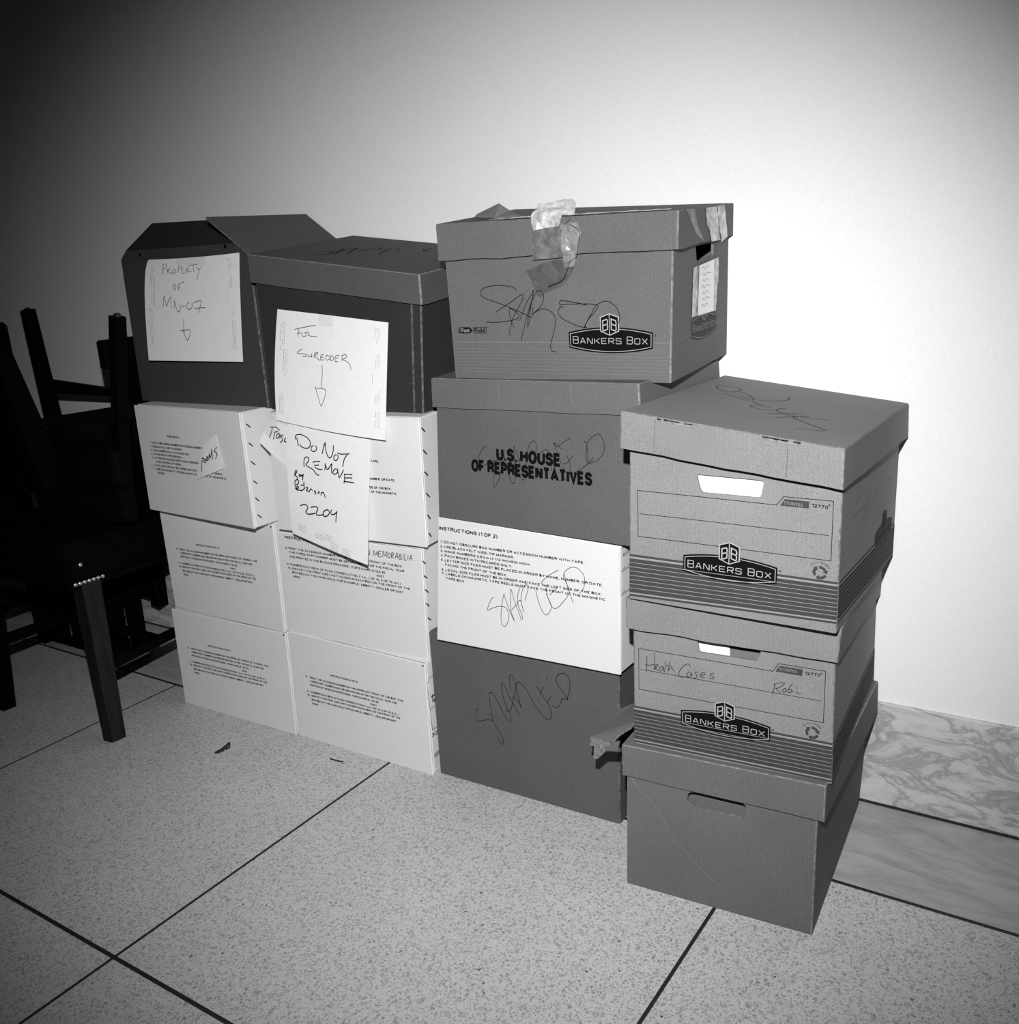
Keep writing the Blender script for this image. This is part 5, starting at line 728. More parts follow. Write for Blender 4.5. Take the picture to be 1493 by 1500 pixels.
# cartons -------------------------------------------------------------
def carton(key, name, parent, mat, edge, hole=None, side_hole=None, th=0.004, r=0.0026, cap='bottom', wavy=0.0, h=None, seed=1):
    """open or lidded shell with rounded upright corners, board thickness and cut hand holes"""
    X = Hexa(key); w, d = X.w, X.d; h = h or X.h
    rnd = random.Random(seed)
    def loop(ins, rr):
        pts = []
        for cx, cy, a0 in ((w - r, r, -90), (w - r, d - r, 0), (r, d - r, 90), (r, r, 180)):
            for k in range(3):
                a = math.radians(a0 + 45 * k); pts.append((cx + (rr) * math.cos(a), cy + (rr) * math.sin(a)))
        return pts
    O = loop(0, r); I = [(min(max(x, th), w - th), min(max(y, th), d - th)) for x, y in O]
    mb = MB(); n = len(O)
    zo = 0.0
    # side indices: 0-1,1-2 corner FR ; 2-3 right face ; ... ; 11-0 front face
    segs = 14
    def wav(t, side):
        return wavy * noise.noise(Vector((t * 7, side * 5.3, seed * 3.1))) if wavy else 0.0
    z_open, z_cap = (h, 0.0) if cap == 'bottom' else (0.0, h)
    for i in range(n):
        a, b = i, (i + 1) % n
        isface = (i % 3 == 2)
        side = i // 3
        k = segs if isface else 1
        pol = hole if side == 3 else (side_hole if side == 0 else None)
        if isface and pol:
            # board with a hand hole, tessellated
            (xa, ya), (xb, yb) = O[a], O[b]
            if side == 3:
                f_out = lambda u, v: X(u, 0, v); f_in = lambda u, v: X(u, th, v); U0, U1 = xa, xb
            else:
                f_out = lambda u, v: X(w, u, v); f_in = lambda u, v: X(w - th, u, v); U0, U1 = ya, yb
            outer = [(U0, z_cap), (U1, z_cap), (U1, z_open), (U0, z_open)]
            allp, tr = plate_tris(outer, pol)
            mb.add([f_out(*p) for p in allp], [list(t) for t in tr], 0)
            mb.add([f_in(*p) for p in allp], [list(t)[::-1] for t in tr], 0)
            m_ = len(pol)
            vs = [f_out(*p) for p in pol] + [f_in(*p) for p in pol]
            mb.add(vs, [[q, (q + 1) % m_, m_ + (q + 1) % m_, m_ + q] for q in range(m_)], 1)
            mb.add([f_out(U0, z_open), f_out(U1, z_open), f_in(U1, z_open), f_in(U0, z_open)], [[0, 1, 2, 3]], 1)
            continue
        for q in range(k):
            t0, t1 = q / k, (q + 1) / k
            p0 = (O[a][0] + (O[b][0] - O[a][0]) * t0, O[a][1] + (O[b][1] - O[a][1]) * t0)
            p1 = (O[a][0] + (O[b][0] - O[a][0]) * t1, O[a][1] + (O[b][1] - O[a][1]) * t1)
            q0 = (I[a][0] + (I[b][0] - I[a][0]) * t0, I[a][1] + (I[b][1] - I[a][1]) * t0)
            q1 = (I[a][0] + (I[b][0] - I[a][0]) * t1, I[a][1] + (I[b][1] - I[a][1]) * t1)
            z0 = z_open + (wav(t0, i) if 0 < t0 < 1 else 0); z1 = z_open + (wav(t1, i) if 0 < t1 < 1 else 0)
            e = 0 if isface else 1
            nz = max(1, int(h / .03))
            for zz in range(nz):
                g0, g1 = zz / nz, (zz + 1) / nz
                za0, za1, zb0, zb1 = z_cap + (z0 - z_cap) * g0, z_cap + (z1 - z_cap) * g0, z_cap + (z0 - z_cap) * g1, z_cap + (z1 - z_cap) * g1
                mb.add([X(*p0, za0), X(*p1, za1), X(*p1, zb1), X(*p0, zb0)], [[0, 1, 2, 3]], e)
                mb.add([X(*q0, za0), X(*q1, za1), X(*q1, zb1), X(*q0, zb0)], [[3, 2, 1, 0]], 0)
            mb.add([X(*p0, z0), X(*p1, z1), X(*q1, z1), X(*q0, z0)], [[0, 1, 2, 3]], 1)
    # cap (bottom of a body, top of a lid) with a small softened edge
    s = -1 if cap == 'bottom' else 1
    e1 = [X(x, y, z_cap) for x, y in O]
    ins = [(min(max(x, .0022), w - .0022), min(max(y, .0022), d - .0022)) for x, y in O]
    e2 = [X(x, y, z_cap + s * .0012) for x, y in ins]
    mb.add(e1 + e2, [[i, (i + 1) % n, n + (i + 1) % n, n + i] for i in range(n)], 1 if cap != 'bottom' else 0)
    g = 14; c0, c1, d0, d1 = .0022, w - .0022, .0022, d - .0022
    mb.add([X(c0 + (c1 - c0) * i / g, d0 + (d1 - d0) * j / g, z_cap + s * .0012) for j in range(g + 1) for i in range(g + 1)],
           [[j * (g + 1) + i, j * (g + 1) + i + 1, (j + 1) * (g + 1) + i + 1, (j + 1) * (g + 1) + i] for j in range(g) for i in range(g)], 0)
    zi = z_cap - s * th
    mb.add([X(x, y, zi) for x, y in I], [list(range(n))], 0)
    o = mb.build(name, [mat, edge], parent)
    return o, X

def box_thing(key, label, group=None):
    X = Hexa(key)
    c = (X.V[0] + X.V[1] + X.V[2] + X.V[3]) / 4
    return thing('storage_box', label, 'box', c, group), X

def closed_carton(key, parent, mat, edge):
    """records carton: body, a proud front panel and a recessed joint at its right edge"""
    X = Hexa(key); w, d, h = X.w, X.d, X.h
    mb = MB(); box_mb(mb, .001, .0066, .0005, w - .0015, d, h - .0005, X, .002, 0, 0)
    mb.build('body', [mat, edge], parent)
    mb = MB(); box_mb(mb, 0, 0, 0, w, .0046, h, X, .0009, 0, 1)
    mb.build('front_panel', [mat, edge], parent)
    mb = MB(); box_mb(mb, .002, .0044, .001, w - .0036, .0068, h - .001, X, 0, 0)
    mb.build('panel_joint', MT['groove'], parent)
    # top flaps meeting in the middle
    mb = MB(); box_mb(mb, .002, .008, h - .0005, w - .003, d / 2 - .001, h + .0008, X, .0006, 0)
    mb.build('top_flap', [mat, edge], parent)
    mb = MB(); box_mb(mb, .002, d / 2 + .001, h - .0005, w - .003, d - .002, h + .0008, X, .0006, 0)
    mb.build('top_flap', [mat, edge], parent)
    return X

def bands(mb, S, u0, u1, base=0.0, slope=0.0, dark=0, pale=1):
    def bar(v0, v1, o, m):
        n_ = 14; nv = max(1, int((v1 - v0) / .012)); vs = []; fs = []
        for j in range(nv + 1):
            for i in range(n_ + 1):
                u = u0 + (u1 - u0) * i / n_; v = v0 + (v1 - v0) * j / nv
                vs.append(S(u, v + base + slope * u, o))
        for j in range(nv):
            for i in range(n_):
                a = j * (n_ + 1) + i; fs.append([a, a + 1, a + n_ + 2, a + n_ + 1])
        mb.add(vs, fs, m)
    bar(.0615, .0648, .0004, dark); bar(.0587, .0615, .0004, pale); bar(.0090, .0587, .0004, dark)
    bar(.0068, .0090, .0004, pale); bar(.0036, .0068, .0004, dark)
    for k in range(7):
        v = .0152 + k * .0062
        bar(v, v + .0008, .0006, pale)

def handwriting(parent, pairs, mat, name='handwriting'):
    mb = MB()
    for S, lines, w, off in pairs: strokes(mb, S, lines, w, off)
    return mb.build(name, mat, parent)

ST, TX, PT, P3 = DATA['st'], DATA['tx'], DATA['pt'], DATA['p3']

def round_poly(pts, r, n=4):
    out = []; P = [Vector(p).to_2d() for p in pts]; L = len(P)
    for i in range(L):
        a, b, c = P[i - 1], P[i], P[(i + 1) % L]
        d0 = (a - b).normalized(); d1 = (c - b).normalized()
        k = min(r, (a - b).length * .45, (c - b).length * .45)
        s, e = b + d0 * k, b + d1 * k
        for j in range(n + 1):
            t = j / n; out.append(tuple((s * (1 - t) ** 2 + b * 2 * t * (1 - t) + e * t * t)))
    return out

# ------------------------------------------------------------------ the setting
WY = 1.605; BY = 1.597; BH = 0.2035
def struct(name, mb, mats, loc=(0, 0, 0)):
    o = mb.build(name, mats, None, loc=loc)
    o['kind'] = 'structure'
    return o
mb = MB(); box_mb(mb, -7.5, WY, 0.0, 3.2, WY + .15, 3.2, bev=0)
wall = struct('wall_back', mb, MT['wall'])
mb = MB(); box_mb(mb, -7.5, -3.2, -0.12, 3.2, WY, -0.0009, bev=0)
floor = struct('floor', mb, MT['strip'])
# terrazzo slabs between black divider strips
GX0, GS = -0.4915, 0.7572
ys = [1.3515 - .002, 0.6520, -0.0478, -0.7476, -1.4474, -2.1472, -2.847]
k = 0
for j in range(len(ys) - 1):
    for i in range(-8, 5):
        x0 = GX0 + GS * (i - 1) + .0030; x1 = GX0 + GS * i - .0030
        y1 = ys[j] - (.0030 if j else .0035); y0 = ys[j + 1] + (.0042 if j == 0 else .003)
        mb = MB(); box_mb(mb, x0, y0, -.0005, x1, y1, 0, bev=.0002)
        mb.build('terrazzo_slab', MT['terrazzo'], floor)
# marble border strip against the wall
for x0, x1 in ((-6.2, -4.7), (-4.7, -3.2), (-3.2, -1.72), (-1.72, -.45), (-.45, .85), (.85, 2.3)):
    mb = MB(); box_mb(mb, x0 + .0005, 1.3515 + .0022, -.0005, x1 - .0005, WY - .001, 0, bev=.0002)
    mb.build('marble_slab', MT['marble_floor'], floor)
mb = MB()
for x0, x1 in ((-6.6, -5.0), (-5.0, -3.45), (-3.45, -1.9), (-1.9, -.62), (-.62, .95), (.95, 2.6)):
    box_mb(mb, x0 + .0006, BY, 0.0045, x1 - .0006, WY + .001, BH, bev=.0022, m=0)
bb = struct('baseboard_back', mb, [MT['marble_wall']])
mb = MB(); box_mb(mb, -7.4, BY + .0006, .0001, 3.1, BY + .004, .0048, bev=0)
mb.build('joint_line', MT['strip'], bb)
# ceiling overhead of the lobby
mb = MB(); box_mb(mb, -7.5, -3.2, 3.2, 3.2, WY + .15, 3.35, bev=0)
struct('ceiling', mb, MT['wall'])

# ------------------------------------------------------------------ right-hand column: four lidded file boxes
def file_prints(t, X, frame, mid, sf, no, rec, plate, sl, base):
    F = X.F(); s = 'c'
    mb = MB(); bands(mb, F, .0006, X.w - .0006, base, sl)
    bands(mb, X.Rt(), .0006, X.d - .001, base + sl * X.w, -sl)
    mb.build('printed_bands', [MT['band'], MT['band_pale']], t)
    mb = MB()
    ribbon(mb, F, frame, .0009, .0005, 0, sm=False, closed=True)
    ribbon(mb, F, mid, .0008, .0005, 0, sm=False)
    mb.build('printed_form', [MT['print']], t)
    mb = MB()
    fill(mb, F, sf, .0004, 0)
    u = sf[0][0]; v = sf[0][1]
    text(mb, F, 'STOR/FILE', u + .0052, v + .0030, .0245, .0042, sl, .0009, .0, 1)
    mb.build('model_panel', [MT['band'], MT['band_pale']], t)
    mb = MB()
    gtext(mb, F, '12770', no[0][0], no[0][1] - .0005, .0215, .0048, sl, .0007, .19)
    ribbon(mb, F, [(no[1][0] - .0005 + .001 * math.cos(a), no[1][1] + .0038 + .001 * math.sin(a)) for a in (0, 1.57, 3.14, 4.71)], .0007, .0005, 0, sm=False, closed=True)
    mb.build('printed_number', MT['print'], t)
    mb = MB(); recycle(mb, F, rec[0]); mb.build('recycling_mark', MT['band'], t)
    mb = MB(); logo(mb, F, plate); mb.build('printed_logo', [MT['ink'], MT['logo_line']], t)

t, X = box_thing('c4a', 'plain brown file box with oval handle on the terrazzo, bottom of the right-hand stack')
obr = round_poly([(.1005, .1935), (.1925, .1945), (.1925, .1685), (.1005, .1675)], .0115, 6)
carton('c4a', 'body', t, MT['kraft_old'], MT['edge_kraft'], hole=obr)
lid, XL = carton('c4al', 'lid', t, MT['kraft_old'], MT['edge_kraft'], cap='top', wavy=.0016, seed=5)
mb = MB(); box_mb(mb, .08, .020, .14, .215, .023, .215, X, .001); mb.build('handle_flap', [MT['kraft_old'], MT['edge_kraft']], t)
mb = MB(); ribbon(mb, X.F(), PT['scr'][:3] + PT['scr'][6:], .0008, .0006); mb.build('surface_scratch', MT['scratch'], t)
mb = MB(); ribbon(mb, X.F(), [PT['scr'][0], PT['scr'][1]], .0022, .0005); mb.build('torn_edge', MT['edge_kraft'], t)
def slab(name, top, th, mat, parent, nrm):
    n_ = Vector(nrm).normalized() * th
    c = sum((Vector(p) for p in top), Vector()) / len(top)
    # project for triangulation
    a = (Vector(top[1]) - Vector(top[0])).normalized(); nn = n_.normalized(); b = nn.cross(a).normalized()
    tr = tessellate_polygon([[Vector(((Vector(p) - c).dot(a), (Vector(p) - c).dot(b), 0)) for p in top]])
    m_ = len(top); vs = [Vector(p) for p in top] + [Vector(p) - n_ for p in top]
    fs = [list(q) for q in tr] + [[m_ + i for i in q][::-1] for q in tr]
    fm = [0] * len(fs)
    for i in range(m_):
        fs.append([i, (i + 1) % m_, m_ + (i + 1) % m_, m_ + i]); fm.append(1)
    return mesh(name, vs, fs, mat, parent, fm=fm)
ft = slab('torn_flap', P3['flap_top'], .004, [MT['kraft_old'], MT['edge_kraft']], t, (0, -.35, 1))
ft['label'] = 'torn tongue of board sticking out at the left'
slab('torn_lip', P3['flap_lip'], .004, [MT['edge_kraft'], MT['edge_kraft']], ft, (0, -1, .1))
slab('torn_web', P3['flap_web'], .003, [MT['kraft_old'], MT['edge_kraft']], ft, (0, -1, .1))

t, X = box_thing('c4b', 'striped kraft file box with a handwritten form, third from the top of the right-hand stack', 'kraft file boxes with a printed logo')
carton('c4b', 'body', t, MT['kraft'], MT['edge_kraft'], hole=round_poly(PT['hole_b'][::-1], .003))
carton('c4bl', 'lid', t, MT['kraft'], MT['edge_kraft'], cap='top', wavy=.003, seed=8)
file_prints(t, X, PT['frame_b'], PT['mid_b'], PT['sf_b'], PT['no_b'], PT['rec_b'], PT['plate_b'], 0.0, -.001)
handwriting(t, [(X.F(), ST['c4b.F'][:-8], .0009, .0008)], MT['pen'])
handwriting(t, [(X.F(), ST['c4b.F'][-8:], .0009, .0008)], MT['pen'])
tb = t; XB = X
t, X = box_thing('c4c', 'striped kraft file box with white-filled handle hole, top of the right-hand stack', 'kraft file boxes with a printed logo')
carton('c4c', 'body', t, MT['kraft'], MT['edge_kraft'], hole=round_poly(PT['hole_c'][::-1], .005))
lid, XL = carton('c4cl', 'lid', t, MT['kraft_top'], MT['edge_kraft'], cap='top', wavy=.002, seed=11)
for key in ('tear1', 'tear2'):
    q = PT[key]; u0, u1 = q[0][0], q[-1][0]; rr = random.Random(len(key) + int(u0 * 1000))
    FT = XL.F()
    mb = MB(); pts = [(u0 + (u1 - u0) * k / 16, XL.h - .0004 - .0010 * rr.random()) for k in range(17)]
    for k in range(16):
        if rr.random() < .85: ribbon(mb, FT, [pts[k], pts[k + 1]], .0008 + .0012 * rr.random(), .0012, sm=False)
    mb.build('torn_slot', MT['ink'], lid)
    mb = MB(); ribbon(mb, XL.F(), [(u0 + .001, XL.h - .0034), (u0 + .6 * (u1 - u0), XL.h - .0040), (u1, XL.h - .0026)], .0026, .0006, sm=False)
    mb.build('torn_edge', MT['edge_kraft'], lid)
for uu in (.0525, .236):
    mb = MB(); ribbon(mb, XL.F(), [(uu, .002), (uu + .001, XL.h - .003)], .0009, .0003)
    mb.build('fold_crease', MT['kraft_dark'], lid)
file_prints(t, X, PT['frame_c'], PT['mid_c'], PT['sf_c'], PT['no_c'], PT['rec_c'], PT['plate_c'], .036, 0.0)
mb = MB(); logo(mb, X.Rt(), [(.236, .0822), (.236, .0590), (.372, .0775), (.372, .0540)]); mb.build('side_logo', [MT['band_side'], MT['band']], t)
handwriting(t, [(X.Rt(), ST['c4c.R'], .0009, .0004)], MT['pencil'], 'faint_handwriting')
handwriting(t, [(XL.T(), ST['c4cl.T'], .0012, .0020)], MT['pen'])
# papers inside, seen through the hand holes
def paper_stack(X, name, label, cat, x0, x1, y0, z0, z1, mats, n=5, gap=.0012, group=None):
    c = X((x0 + x1) / 2, y0 + .02, z0)
    t = thing(name, label, cat, c, group)
    dy = .0026
    for i in range(n):
        mb = MB(); box_mb(mb, x0, y0 + i * (dy + gap), z0, x1, y0 + i * (dy + gap) + dy, z1 - .003 * (i % 2), X, 0)
        mb.build('sheet_bundle', mats[i % len(mats)], t)
    return t
paper_stack(X, 'paper_stack', 'bright white papers filling the handle hole of the top right box', 'papers', .06, .25, .0065, .006, .225, [MT['paper']], 4)
paper_stack(XB, 'paper_stack', 'white papers in the left half of the handle hole, above the handwritten form', 'papers', .03, .1455, .012, .006, .1815, [MT['paper'], MT['paper_grey'], MT['paper']], 5)
paper_stack(XB, 'file_folder', 'grey file folders in the right half of the handle hole, above the handwritten form', 'folder', .147, .28, .012, .006, .1765, [MT['folder']], 4)

# ------------------------------------------------------------------ third column
t, X = box_thing('c3a', 'wide dark brown carton with pen scrawl standing on the floor, under the bright white carton')
mb = MB(); box_mb(mb, 0, 0, 0, X.w, X.d, X.h, X, .0025, 0, 1); mb.build('body', [MT['kraft_darker'], MT['edge_dark']], t)
mb = MB(); box_mb(mb, .002, .003, X.h - .0005, X.w - .002, X.d / 2 - .001, X.h + .0012, X, .0005); mb.build('top_flap', MT['kraft_darker'], t)
mb = MB(); box_mb(mb, .002, X.d / 2 + .001, X.h - .0005, X.w - .002, X.d - .003, X.h + .0012, X, .0005); mb.build('top_flap', MT['kraft_darker'], t)
handwriting(t, [(X.F(), ST['c3a.F'], .0012, .0004)], MT['pen'])

t, X = box_thing('c3b', 'bright white records carton with large instruction print, between two brown boxes', 'white records cartons')
closed_carton('c3b', t, MT['white_bright'], MT['edge_white'])
mb = MB(); text_block(mb, X.F(), TX['c3b.F'], bold=.225); mb.build('printed_text', MT['print'], t)
handwriting(t, [(X.F(), ST['c3b.F'], .0010, .0006)], MT['pen'])
R = X.Rt(); q = PT['lineB']
mb = MB()
ribbon(mb, R, [q[0], q[1]], .0012, -.0008, sm=False); ribbon(mb, R, [q[2], (.15, q[2][1])], .0010, -.0008, sm=False); ribbon(mb, R, [q[1], (.15, q[1][1])], .0010, -.0008, sm=False)
ribbon(mb, R, [q[0], (.15, q[0][1])], .0010, -.0008, sm=False)
gtext(mb, R, 'ACCESSION NO.', .009, .2150, .075, .0060, 0, -.0008)
for u in (.009, .029, .049): ribbon(mb, R, [(u, q[2][1] + .0035), (u + .0125, q[2][1] + .0035)], .0008, -.0008, sm=False); ribbon(mb, R, [(u, q[1][1] + .0035), (u + .0125, q[1][1] + .0035)], .0008, -.0008, sm=False)
mb.build('side_form', MT['print'], t)

t, X = box_thing('c3c', 'brown lidded carton with bold government lettering and pen scrawl, on the bright white carton')
carton('c3c', 'body', t, MT['kraft_dark'], MT['edge_kraft'])
lid, XL = carton('c3cl', 'lid', t, MT['kraft_old'], MT['edge_kraft'], cap='top', wavy=.002, seed=17)
mb = MB(); text_block(mb, X.F(), TX['c3c.F'], bold=.26); mb.build('printed_text', MT['ink'], t)
handwriting(t, [(X.F(), ST['c3c.F'], .0009, .0007)], MT['pen'])
mb = MB(); ribbon(mb, X.F(), [(.2235, .205), (.2225, .130)], .0009, .0004, sm=False); mb.build('fold_crease', MT['kraft_old'], t)
mb = MB()
for uu in (.148, .292):
    mb = MB(); ribbon(mb, XL.F(), [(uu, XL.h - .003), (uu + .002, XL.h * .5), (uu + (.001 if uu < .2 else .005), .012)], .0008, .0003)
    mb.build('fold_crease', MT['scratch'], lid)

t, X = box_thing('c3d', 'tape-patched kraft file box with a loose scrawl and dark logo, highest box of all', 'kraft file boxes with a printed logo')
hdr = round_poly([(.0995, .1950), (.1880, .1950), (.1880, .1740), (.1600, .1735), (.1220, .1690), (.1050, .1730)], .004, 3)
carton('c3d', 'body', t, MT['kraft_mid'], MT['edge_kraft'], side_hole=hdr)
lid, XL = carton('c3dl', 'lid', t, MT['kraft_mid'], MT['edge_kraft'], cap='top', wavy=.003, seed=23)
F = X.F()
mb = MB()
for v, wd in ((.0610, .0016), (.0500, .0007), (.0445, .0007), (.0390, .0007), (.0335, .0007), (.0280, .0007), (.0225, .0007), (.0170, .0007), (.0115, .0007)):
    ribbon(mb, F, [(.004, v), (X.w - .004, v)], wd, .0002, sm=False)
    ribbon(mb, X.Rt(), [(.004, v), (X.d - .004, v)], wd, .0002, sm=False)
mb.build('printed_bands', MT['line_low'], t)
mb = MB(); logo(mb, F, [PT['plate_d'][0], PT['plate_d'][1], PT['plate_d'][2], PT['plate_d'][3]]); mb.build('printed_logo', [MT['ink'], MT['logo_line']], t)
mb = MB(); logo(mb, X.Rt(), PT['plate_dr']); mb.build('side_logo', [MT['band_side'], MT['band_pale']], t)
mb = MB()
a, b_, c, d = PT['ff']
v0, v1 = .0752, .0856
for k in range(4): ribbon(mb, F, [(.0138 + .0006 * k, v0 + .0012 + k * .0026), (.022, v0 + .0012 + k * .0026)], .0015, .0005, 0, sm=False)
fill(mb, F, [(.0195, v0), (.038, v0), (.0435, (v0 + v1) / 2), (.038, v1), (.0195, v1)], .0004, 0)
text(mb, F, 'Fast', .0212, v0 + .0024, .0165, .0064, 0, .0009, .02, 1)
ribbon(mb, F, [(.0450, v0 + .0006), (.0700, v0 + .0006), (.0700, v1 - .0006), (.0450, v1 - .0006)], .0010, .0005, 0, sm=False, closed=True)
text(mb, F, 'Fold', .0470, v0 + .0024, .0205, .0064, 0, .0007, .04, 0)
ribbon(mb, F, [(.0700, v1 - .0006), (.0745, v1 - .0006)], .0008, .0005, 0, sm=False)
mb.build('printed_mark', [MT['print'], MT['band_pale']], t)
handwriting(t, [(F, ST['c3d.F'], .0010, .0017)], MT['pen'])
LF, LR, LT = XL.F(), XL.Rt(), XL.T()
patch('brown_tape', LF, PT['tapeB'], .0012, MT['tape_brown'], t, amp=.0004, seed=1)
# tape folding from the lid top over its front edge
def over(u, v, o=0.0):
    if v <= XL.h: return XL(u, -o, v)
    e = v - XL.h
    return XL(u - e * .1, -.001 + e * .9 - o * .3, XL.h + .002 + o + e * .75)
patch('crumpled_tape', over, PT['tapeA'], .0028, MT['tape_white'], t, amp=.003, seed=2)
patch('clear_tape', LF, PT['tapeC'], .004, MT['tape_clear'], t, amp=.003, seed=3)
patch('tape_film', F, PT['tapeD'], .0016, MT['tape_film'], t, amp=.0012, seed=4)
mb = MB()
ribbon(mb, LF, [(.2455, .045), (.258, .038), (.262, .030), (.258, .012), (.255, -.002), (.246, -.010), (.240, -.012)], .0009, .0065)
ribbon(mb, LF, [(.2285, .034), (.236, .044), (.2475, .054)], .0007, .0050)
ribbon(mb, LF, [(.2445, -.008), (.238, -.022), (.232, -.034), (.222, -.040), (.205, -.045)], .0016, .0050)
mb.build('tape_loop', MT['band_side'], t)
for i, kx in enumerate(('tapeE', 'tapeF', 'tapeG')):
    patch('side_tape', LR, PT[kx], .0016, MT['tape_white'] if i else MT['tape_clear'], t, amp=.0012, seed=5 + i)
# tape strip, painted pale for its glare, lying along the front edge of the lid
sp = [(.100, -.003), (.30, -.0015), (.398, -.001), (.400, .030), (.30, .034), (.20, .040), (.12, .030)]
patch('tape_strip', LT, sp, .0034, MT['tape_glare'], t, step=.009, amp=.0012, seed=9)
tf = slab('torn_flap', P3['topflap'], .0025, [MT['kraft_top'], MT['edge_kraft']], t, (0, -1, .6))
lab = patch('side_label', X.Rt(), [PT['label'][3], PT['label'][2], (.208, .127), (.2135, .130), PT['label'][1], PT['label'][0]], .0012, MT['tape_white'], t, amp=.0008, seed=12)
lq = PT['label']
li = [Vector(lq[0]).lerp(Vector(lq[1]), .2), Vector(lq[0]).lerp(Vector(lq[1]), .78), Vector(lq[3]).lerp(Vector(lq[2]), .86), Vector(lq[3]).lerp(Vector(lq[2]), .2)]
mb = MB(); fill(mb, X.Rt(), [tuple(p) for p in li], .0026); mb.build('paper_slip', MT['paper'], lab)
mb = MB()
for k in range(7):
    v = .158 - k * .0098
    ribbon(mb, X.Rt(), [(.122 + .004 * (k % 3), v), (.13, v + .003), (.138, v - .001), (.146, v + .003), (.156 + .01 * (k % 2), v)], .0009, .0032)
mb.build('faint_writing', MT['grey_print'], lab)

# ------------------------------------------------------------------ white records cartons, columns one and two
def staples(X, q, t, off=-.0008):
    for k in range(0, len(q), 2):
        mb = MB(); (u0, v0), (u1, v1) = q[k], q[k + 1]
        d_ = Vector((u1 - u0, v1 - v0)).normalized(); n_ = Vector((-d_.y, d_.x)) * .0010
        base = [Vector((u0, v0)) + n_, Vector((u0, v0)) - n_, Vector((u1, v1)) - n_, Vector((u1, v1)) + n_]
        vs = [X.Rt()(p.x, p.y, off - .0006) for p in base] + [X.Rt()(p.x, p.y, off + .0012) for p in base]
        mb.add(vs, [[0, 1, 2, 3], [4, 7, 6, 5], [0, 4, 5, 1], [1, 5, 6, 2], [2, 6, 7, 3], [3, 7, 4, 0]])
        mb.build('staple', MT['steel'], t)

def print_block(t, X, key, bold=.25):
    mb = MB(); text_block(mb, X.F(), TX[key], bold=bold); mb.build('printed_text', MT['print'], t)

def catch(t, X, u, v, r=.0022):
    """little dark fastener at the top right corner of the front panel"""
    mb = MB(); n_ = 8
    pts = [(u + r * math.cos(k * 2 * math.pi / n_), v + r * math.sin(k * 2 * math.pi / n_)) for k in range(n_)]
    vs = [X.F()(a, b, .0002) for a, b in pts] + [X.F()(u + (a - u) * .6, v + (b - v) * .6, .0016) for a, b in pts]
    mb.add(vs, [[k, (k + 1) % n_, n_ + (k + 1) % n_, n_ + k] for k in range(n_)] + [list(range(n_, 2 * n_))])
    mb.build('corner_stud', MT['steel'], t)

t, X = box_thing('c2a', 'white records carton on the floor, bottom of the second stack from the left', 'white records cartons')
closed_carton('c2a', t, MT['white_board'], MT['edge_white']); print_block(t, X, 'P2')
catch(t, X, X.w - .005, X.h - .004)
R = X.Rt(); mb = MB()
ribbon(mb, R, [(.012, .215), (.004, .205), (.010, .100), (.060, .100)], .0012, -.0006, sm=False)
ribbon(mb, R, [(.008, .148), (.06, .150)], .0010, -.0006, sm=False); ribbon(mb, R, [(.012, .215), (.06, .217)], .0010, -.0006, sm=False)
gtext(mb, R, '123', .012, .158, .030, .018, 0, -.0005); gtext(mb, R, '321', .006, .084, .028, .008, 0, -.0005)
mb.build('side_form', MT['print'], t)
mb = MB(); fill(mb, R, [(.010, .044), (.05, .052), (.05, .040), (.010, .034)], -.0005)
for v in (.028, .020, .014): ribbon(mb, R, [(.012, v), (.022, v + .002)], .0008, -.0005, sm=False)
mb.build('side_sticker', MT['grey_print'], t)

t, X = box_thing('c2b', 'white records carton with large instruction print and a handwritten word, second from the floor', 'white records cartons')
closed_carton('c2b', t, MT['white_board'], MT['edge_white']); print_block(t, X, 'c2b.F', .225)
handwriting(t, [(X.F(), ST['c2b.F'], .0013, .0006)], MT['ink'])
staples(X, PT['staple2b'], t)

t, X = box_thing('c2c', 'white records carton mostly covered by paper signs, under the near-black lidded box', 'white records cartons')
closed_carton('c2c', t, MT['white_board'], MT['edge_white']); print_block(t, X, 'P1')
staples(X, PT['staple2c'], t)

t, X = box_thing('c2d', 'near-black carton with a grey slanting lid, top of the second stack from the left')
carton('c2d', 'body', t, MT['dark'], MT['edge_dark'])
lid, XL = carton('c2dl', 'lid', t, MT['dark_lid'], MT['edge_kraft'], cap='top', wavy=.002, seed=31)
handwriting(t, [(XL.T(), ST['c2dl.T'], .0022, .0022)], MT['ink'], 'faint_handwriting')
mb = MB(); box_mb(mb, X.w - .020, -.004, 0.0, X.w - .0172, .0, X.h - .05, X, .0006); mb.build('board_edge', MT['edge_dark'], t)

t, X = box_thing('c1a', 'white records carton on the floor, bottom of the leftmost stack', 'white records cartons')
closed_carton('c1a', t, MT['white_board'], MT['edge_white']); print_block(t, X, 'P2')
catch(t, X, X.w - .005, X.h - .004)
t, X = box_thing('c1b', 'white records carton in the leftmost stack, second from the floor', 'white records cartons')
closed_carton('c1b', t, MT['white_board'], MT['edge_white']); print_block(t, X, 'P2')
catch(t, X, X.w - .005, X.h - .006)
t, X = box_thing('c1c', 'white records carton jutting forward in the leftmost stack, with a curled paper tag', 'white records cartons')
closed_carton('c1c', t, MT['white_board'], MT['edge_white']); print_block(t, X, 'P1')
staples(X, PT['staple1c'], t)

t, X = box_thing('c1d', 'open charcoal carton with raised flaps, top of the leftmost stack')
carton('c1d', 'body', t, MT['dark_open'], MT['edge_dark'])
